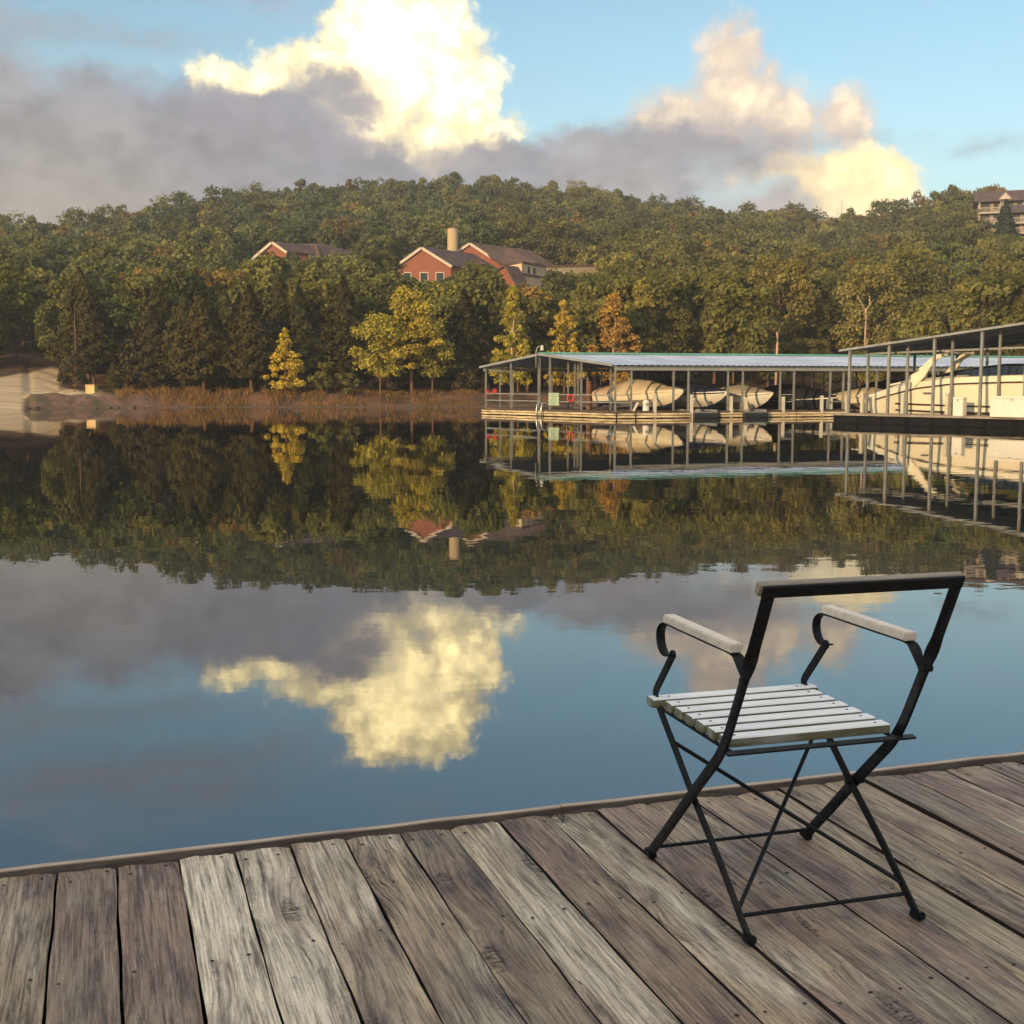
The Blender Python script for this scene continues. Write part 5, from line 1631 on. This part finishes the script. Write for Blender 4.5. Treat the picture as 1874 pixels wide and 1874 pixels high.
# ------------------------------------------------------------------ the near wooden deck
PL = R(18.4)
E0 = gnd(0, 1604, DECKZ)
EU = Vector((math.cos(PL), math.sin(PL), 0))      # along the edge
EV = Vector((math.sin(PL), -math.cos(PL), 0))     # towards the camera
deck = thing('wooden_dock', 'weathered grey plank dock in the foreground with a low edge board', 'dock', (E0.x, E0.y, DECKZ), PL)
PITCHB = 0.159
def build_planks():
    # local axes: x along the edge, -y towards the camera
    vs, fs, mi, uvs, tones = [], [], [], [], []
    TONE = [(0.30, 0.35, 0.70), (0.08, 0.90, 0.78), (0.15, 0.90, 0.84), (1.0, 0.10, 1.0), (0.80, 0.30, 0.96), (0.60, 0.40, 0.86), (0.48, 0.45, 0.80), (0.15, 0.55, 0.68), (0.60, 0.35, 0.82), (0.36, 0.75, 0.80), (0.55, 0.50, 0.86)]
    edges_px = [103, 215, 328, 430, 531, 632, 733, 825, 915, 1008, 1095]
    bounds = []
    for px in edges_px:
        p = gnd(px, 1604 - 0.1174 * px + 9, DECKZ)
        bounds.append((p - E0).dot(EU))
    step = (bounds[-1] - bounds[0]) / (len(bounds) - 1)
    n0 = 0
    while bounds[0] > -3.2: bounds.insert(0, bounds[0] - step * random.uniform(0.96, 1.04)); n0 += 1
    while bounds[-1] < 8.0: bounds.append(bounds[-1] + step * random.uniform(0.95, 1.05))
    rs = random.Random(5)
    for k in range(len(bounds) - 1):
        x0, x1 = bounds[k], bounds[k + 1]
        gap = rs.choice([0.003, 0.004, 0.005, 0.006, 0.009])
        seed = rs.uniform(0.05, 0.95)
        ti = k - n0 + 1
        tone = TONE[ti] if 0 <= ti < len(TONE) else (rs.uniform(0.15, 0.65), rs.uniform(0.4, 0.9), rs.uniform(0.74, 0.94))
        nv0 = len(vs)
        nx, ny = 7, 46
        ytop = -0.018 - rs.uniform(0.0, 0.014)
        Lb = 9.0
        cup = rs.uniform(-0.003, 0.004); tilt = rs.uniform(-0.004, 0.004); dz = rs.uniform(-0.003, 0.003)
        fr = [rs.uniform(0, 6.28) for _ in range(4)]
        base = len(vs)
        for j in range(ny + 1):
            # denser rows near the far end
            y = ytop - Lb * (j / ny) ** 1.7
            e0 = 0.0014 * math.sin(y * 5.1 + fr[0]) + 0.0016 * math.sin(y * 13.7 + fr[1])
            e1 = 0.0014 * math.sin(y * 4.3 + fr[2]) + 0.0016 * math.sin(y * 15.1 + fr[3])
            xa, xb = x0 + gap / 2 + e0, x1 - gap / 2 + e1
            if 0.35 < x0 < 0.46 and y > -0.28:      # broken corner
                xb -= 0.028 * min(1, (y + 0.28) / 0.12)
            for i in range(nx + 1):
                u = i / nx
                x = xa + (xb - xa) * u
                w = 2 * u - 1
                z = dz + cup * (w * w) + tilt * w
                if i in (0, nx): z -= 0.004
                yy = y + (0.004 * math.sin(u * 9 + fr[0]) + 0.003 * math.sin(u * 23 + fr[2]) if j == 0 else 0)
                vs.append((x, yy, z)); uvs.append((x - x0, y, seed + k * 0.0))
        W = nx + 1
        for j in range(ny):
            for i in range(nx):
                a = base + j * W + i
                fs.append((a, a + W, a + W + 1, a + 1)); mi.append(0)
        # sides and end (thickness)
        def wall(idx):
            o = len(vs)
            for q in idx:
                x, y, z = vs[q]; vs.append((x, y, z - 0.038)); uvs.append(uvs[q])
            sm = 2
            for m_ in range(len(idx) - 1):
                fs.append((idx[m_], idx[m_ + 1], o + m_ + 1, o + m_)); mi.append(sm)
        wall([base + j * W for j in range(ny + 1)])
        wall(list(reversed([base + j * W + nx for j in range(ny + 1)])))
        wall(list(reversed([base + i for i in range(W)])))
        # nails near the end and over the next joists
        for yn in (-0.085, -0.69, -1.30, -1.92, -2.55):
            for fx in (0.2, 0.78):
                if rs.random() < 0.12: continue
                cx = x0 + (x1 - x0) * (fx + rs.uniform(-0.05, 0.05)); cy = yn + rs.uniform(-0.02, 0.02) + (0.02 if fx > 0.5 else 0)
                r = rs.uniform(0.0042, 0.0060)
                o = len(vs)
                zc = dz + tilt * (2 * fx - 1) + 0.0016
                for q in range(7):
                    vs.append((cx + r * math.cos(q * 2 * PI / 7), cy + r * math.sin(q * 2 * PI / 7), zc)); uvs.append((0, 0, 0))
                fs.append(tuple(range(o, o + 7))); mi.append(1)
        tones += [tone] * (len(vs) - nv0)
    me = bpy.data.meshes.new('decking')
    me.from_pydata(vs, [], fs)
    me.materials.append(M['deck']); me.materials.append(M['nail']); me.materials.append(M['boardside'])
    me.polygons.foreach_set('material_index', mi)
    a = me.attributes.new('buv', 'FLOAT_VECTOR', 'POINT')
    a.data.foreach_set('vector', np.array(uvs, np.float32).ravel())
    a = me.attributes.new('btone', 'FLOAT_VECTOR', 'POINT')
    a.data.foreach_set('vector', np.array(tones, np.float32).ravel())
    me.update()
    link('decking', me, deck)
build_planks()
b = MB()
segs = [(-3.2, -0.3), (-0.3, 1.62), (1.62, 4.3), (4.3, 8.0)]
for k, (a0, a1) in enumerate(segs):
    n = 14
    path = [Vector((a0 + (a1 - a0) * i / n + (0.002 if i == 0 else 0), 0.004 + 0.0015 * math.sin(i * 1.7 + k), -0.010 + 0.0010 * math.sin(i * 2.3 + k))) for i in range(n + 1)]
    b.sweep(path, [Vector((0, 0, 1))] * (n + 1), 0.052, 0.026, chamfer=0.10)
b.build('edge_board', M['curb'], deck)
b = MB()
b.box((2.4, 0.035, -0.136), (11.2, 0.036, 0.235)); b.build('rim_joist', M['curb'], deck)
b = MB()
for yy in (-0.10, -0.70, -1.31, -1.93, -2.56, -3.2, -3.8, -5.0, -6.5, -8.0):
    b.box((2.4, yy, -0.115), (11.2, 0.05, 0.145))
b.build('joist', M['dockwood'], deck)
for xx in (-2.6, 0.1, 2.5, 5.0, 7.4):
    for yy in (-0.5, -3.6, -7.6):
        b = MB(); b.box((xx, yy, -0.50), (1.2, 0.9, 0.60)); b.build('float', M['skirt'], deck, bevel=0.03)

# added unseen bank behind the viewer, shaped to keep low sun off the deck
def sun_block_bank():
    xs = np.linspace(-160, 160, 81); ys = np.linspace(-14, -110, 33)
    X, Y = np.meshgrid(xs, ys)
    Z = -0.6 + 9.5 * sstep(-15, -36, Y) + 0.05 * np.maximum(-36 - Y, 0) + 0.6 * np.sin(X * 0.13) * np.sin(Y * 0.17 + 1)
    v = np.stack([X, Y, Z], -1).reshape(-1, 3); nc = len(xs)
    idx = np.arange(v.shape[0]).reshape(Y.shape)
    f = np.stack([idx[:-1, :-1], idx[1:, :-1], idx[1:, 1:], idx[:-1, 1:]], -1).reshape(-1, 4)
    me = bpy.data.meshes.new('sun_block_bank'); me.from_pydata(v.tolist(), [], f.tolist()); me.materials.append(M['terrain'])
    me.polygons.foreach_set('use_smooth', [True] * len(me.polygons))
    tag(link('sun_block_bank', me), kind='structure')
sun_block_bank()

# thin evening haze over the lake
def haze():
    m, N = mat('evening_haze')
    pv = N.n('ShaderNodeVolumePrincipled')
    pv.inputs['Color'].default_value = (0.86, 0.88, 0.92, 1)
    pv.inputs['Density'].default_value = 0.00036
    pv.inputs['Anisotropy'].default_value = 0.0
    out = N.n('ShaderNodeOutputMaterial'); N.t.links.new(pv.outputs[0], out.inputs['Volume'])
    b = MB(); b.box((0, 700, 46), (9000, 7000, 100)); o = b.build('haze', m)
    z0 = -4.0; o.location.z = z0 + 4.0 - 0.0
    tag(o, 'thin pale evening haze lying over the lake and hill', 'haze', None, 'stuff')
haze()

# ------------------------------------------------------------------ the chair
def catmull(P, m=6):
    P = [Vector(p) for p in P]; out = []
    for i in range(len(P) - 1):
        p0, p1, p2, p3 = P[max(i - 1, 0)], P[i], P[i + 1], P[min(i + 2, len(P) - 1)]
        for k in range(m):
            t = k / m
            out.append(0.5 * ((2 * p1) + (p2 - p0) * t + (2 * p0 - 5 * p1 + 4 * p2 - p3) * t * t + (3 * p1 - p0 - 3 * p2 + p3) * t ** 3))
    out.append(P[-1]); return out
def chair():
    t = thing('folding_armchair', 'black steel folding armchair with cream slatted seat on the dock', 'chair', (0.758, 2.993, DECKZ), R(16.6))
    HW = 0.2425
    prof = [(0.457, 0.012), (0.335, 0.128), (0.211, 0.2495), (0.110, 0.345), (0.045, 0.408), (0.0, 0.470), (-0.045, 0.555), (-0.091, 0.645), (-0.118, 0.695), (-0.142, 0.745), (-0.170, 0.805), (-0.1955, 0.862)]
    for sgn in (-1, 1):
        x = sgn * (HW + 0.004)
        path = catmull([(x, y, z) for y, z in prof], 5)
        wd = []
        for i, p in enumerate(path):
            T = (path[min(i + 1, len(path) - 1)] - path[max(i - 1, 0)]).normalized()
            inpl = Vector((0, -T.z, T.y))
            k = max(0.0, min(1.0, (p.z - 0.635) / 0.085)); k = k * k * (3 - 2 * k)
            ax = Vector((sgn, 0, 0)) if sgn > 0 else Vector((-sgn, 0, 0))
            wd.append(inpl * math.cos(k * PI / 2) + ax * math.sin(k * PI / 2))
        b = MB(); b.sweep(path, wd, 0.032, 0.009, chamfer=0.28)
        leg = b.build('leg', M['steel'], t); shade_auto(leg, 45)
        b = MB(); b.box((x, 0.459, 0.010), (0.024, 0.042, 0.020), M=Matrix.Rotation(R(8), 3, 'X')); b.build('foot_cap', M['steel'], leg, bevel=0.004)
        b = MB(); b.tube([(x + sgn * 0.004, -0.090, 0.632), (x + sgn * 0.012, -0.090, 0.632)], 0.011, 10); b.build('bolt', M['steel'], leg)
        # second leg: rear foot, seat knee, front post
        xa = sgn * (HW - 0.010)
        pa = [(xa, -0.104, 0.012), (xa, 0.05, 0.135), (xa, 0.211, 0.2500), (xa, 0.33, 0.345), (xa, 0.438, 0.430), (xa, 0.462, 0.4535), (xa, 0.468, 0.470), (xa, 0.452, 0.492), (xa, 0.41, 0.538), (xa, 0.355, 0.600)]
        pa = pa[:4] + catmull(pa[4:8], 4) + pa[8:]
        pth = [Vector(p) for p in pa]
        wd = []
        for i, p in enumerate(pth):
            T = (pth[min(i + 1, len(pth) - 1)] - pth[max(i - 1, 0)]).normalized()
            wd.append(Vector((0, -T.z, T.y)))
        b = MB(); b.sweep(pth, wd, 0.026, 0.008, chamfer=0.28)
        b.tube([(xa - 0.004, 0.355, 0.600), (xa + 0.004, 0.355, 0.600)], 0.0129, 12)
        leg = b.build('leg', M['steel'], t); shade_auto(leg, 45)
        b = MB(); b.box((xa, -0.108, 0.010), (0.022, 0.044, 0.020), M=Matrix.Rotation(R(-8), 3, 'X')); b.build('foot_cap', M['steel'], leg, bevel=0.004)
        b = MB(); b.tube([(xa - 0.014, 0.211, 0.2498), (xa + 0.026 * sgn + 0.012, 0.211, 0.2498)], 0.008, 10); b.build('bolt', M['steel'], leg)
        # arm strip with its scroll
        xs = sgn * (HW - 0.002)
        arm = [(xs, -0.082, 0.622), (xs, -0.066, 0.650), (xs, -0.046, 0.674), (xs, -0.018, 0.684), (xs, 0.10, 0.684), (xs, 0.24, 0.684), (xs, 0.345, 0.684), (xs, 0.388, 0.681), (xs, 0.414, 0.664), (xs, 0.421, 0.640), (xs, 0.412, 0.614), (xs, 0.392, 0.598), (xs, 0.368, 0.596), (xs, 0.350, 0.600)]
        pth = catmull(arm, 4)
        wd = []
        for i, p in enumerate(pth):
            T = (pth[min(i + 1, len(pth) - 1)] - pth[max(i - 1, 0)]).normalized()
            inpl = Vector((0, -T.z, T.y))
            k = max(0.0, min(1.0, i / 13.0)); k = k * k * (3 - 2 * k)
            wd.append(inpl * math.cos(k * PI / 2) + Vector((1, 0, 0)) * math.sin(k * PI / 2))
        b = MB(); b.sweep(pth, wd, 0.026, 0.005, chamfer=0.28); o = b.build('arm_support', M['steel'], t); shade_auto(o, 45)
        b = MB(); b.box((xs, 0.168, 0.6985), (0.035, 0.400, 0.022)); b.build('armrest', M['arm'], t, bevel=0.003)
        b = MB(); b.bar((xa - sgn * 0.004, 0.455, 0.431), (xa - sgn * 0.004, -0.005, 0.431), 0.010, 0.006); b.build('seat_rail', M['steel'], t)
    # inverted U of the back and its timber rail
    yb, zb_ = -0.1955, 0.862
    Tn = Vector((0, -0.40, 0.917)).normalized()
    b = MB()
    b.sweep([Vector((-HW - 0.020, yb, zb_)), Vector((HW + 0.020, yb, zb_))], [Tn] * 2, 0.032, 0.0085, chamfer=0.28)
    b.build('back_bar', M['steel'], t)
    b = MB()
    c0 = Vector((0, yb, zb_)) + Vector((0, 0.917, 0.40)) * 0.0165
    b.sweep([c0 + Vector((-HW - 0.026, 0, -0.001)), c0 + Vector((HW + 0.024, 0, -0.001))], [Tn] * 2, 0.031, 0.018, chamfer=0.12)
    b.build('back_rail', simple('grey_back_rail', (0.24, 0.215, 0.18), 0.7, 0, 0.25, 12, 0.3, stretch=(0.4, 4, 4)), t)
    # seat slats
    b = MB()
    for k in range(7):
        y = 0.452 - k * 0.0665
        n = 10
        xl = HW + (0.014 if k == 0 else -0.012)
        path = [Vector((-xl + 2 * xl * i / n, y, 0.4470)) for i in range(n + 1)]
        b.sweep(path, [Vector((0, 1, 0))] * (n + 1), 0.044, 0.025, chamfer=0.12)
    o = b.build('seat', M['slat'], t)
    b = MB()
    for k in range(7):
        for sx in (-0.20, 0.20):
            b.tube([(sx, 0.452 - k * 0.0665, 0.4575), (sx, 0.452 - k * 0.0665, 0.4602)], 0.0042, 8)
    b.build('screws', M['nail'], o)
    # rods
    xa = HW - 0.010
    def rod(p0, p1, r, name):
        b = MB(); b.tube([p0, p1], r, 8); b.build(name, M['steel'], t, smooth=False)
    rod((-HW, 0.430, 0.037), (HW, 0.430, 0.037), 0.0055, 'stretcher')
    rod((-xa, -0.062, 0.046), (xa, -0.062, 0.046), 0.0055, 'stretcher')
    rod((-xa, 0.350, 0.362), (xa, -0.040, 0.064), 0.0055, 'cross_brace')
    rod((-xa, -0.050, 0.056), (xa, 0.372, 0.380), 0.0055, 'cross_brace')
    b = MB()
    b.sweep([Vector((-HW - 0.006, -0.003, 0.432)), Vector((HW + 0.036, -0.003, 0.432))], [Vector((0, 1, 0.15))] * 2, 0.022, 0.006, chamfer=0.25)
    b.build('seat_stop_bar', M['steel'], t)
chair()
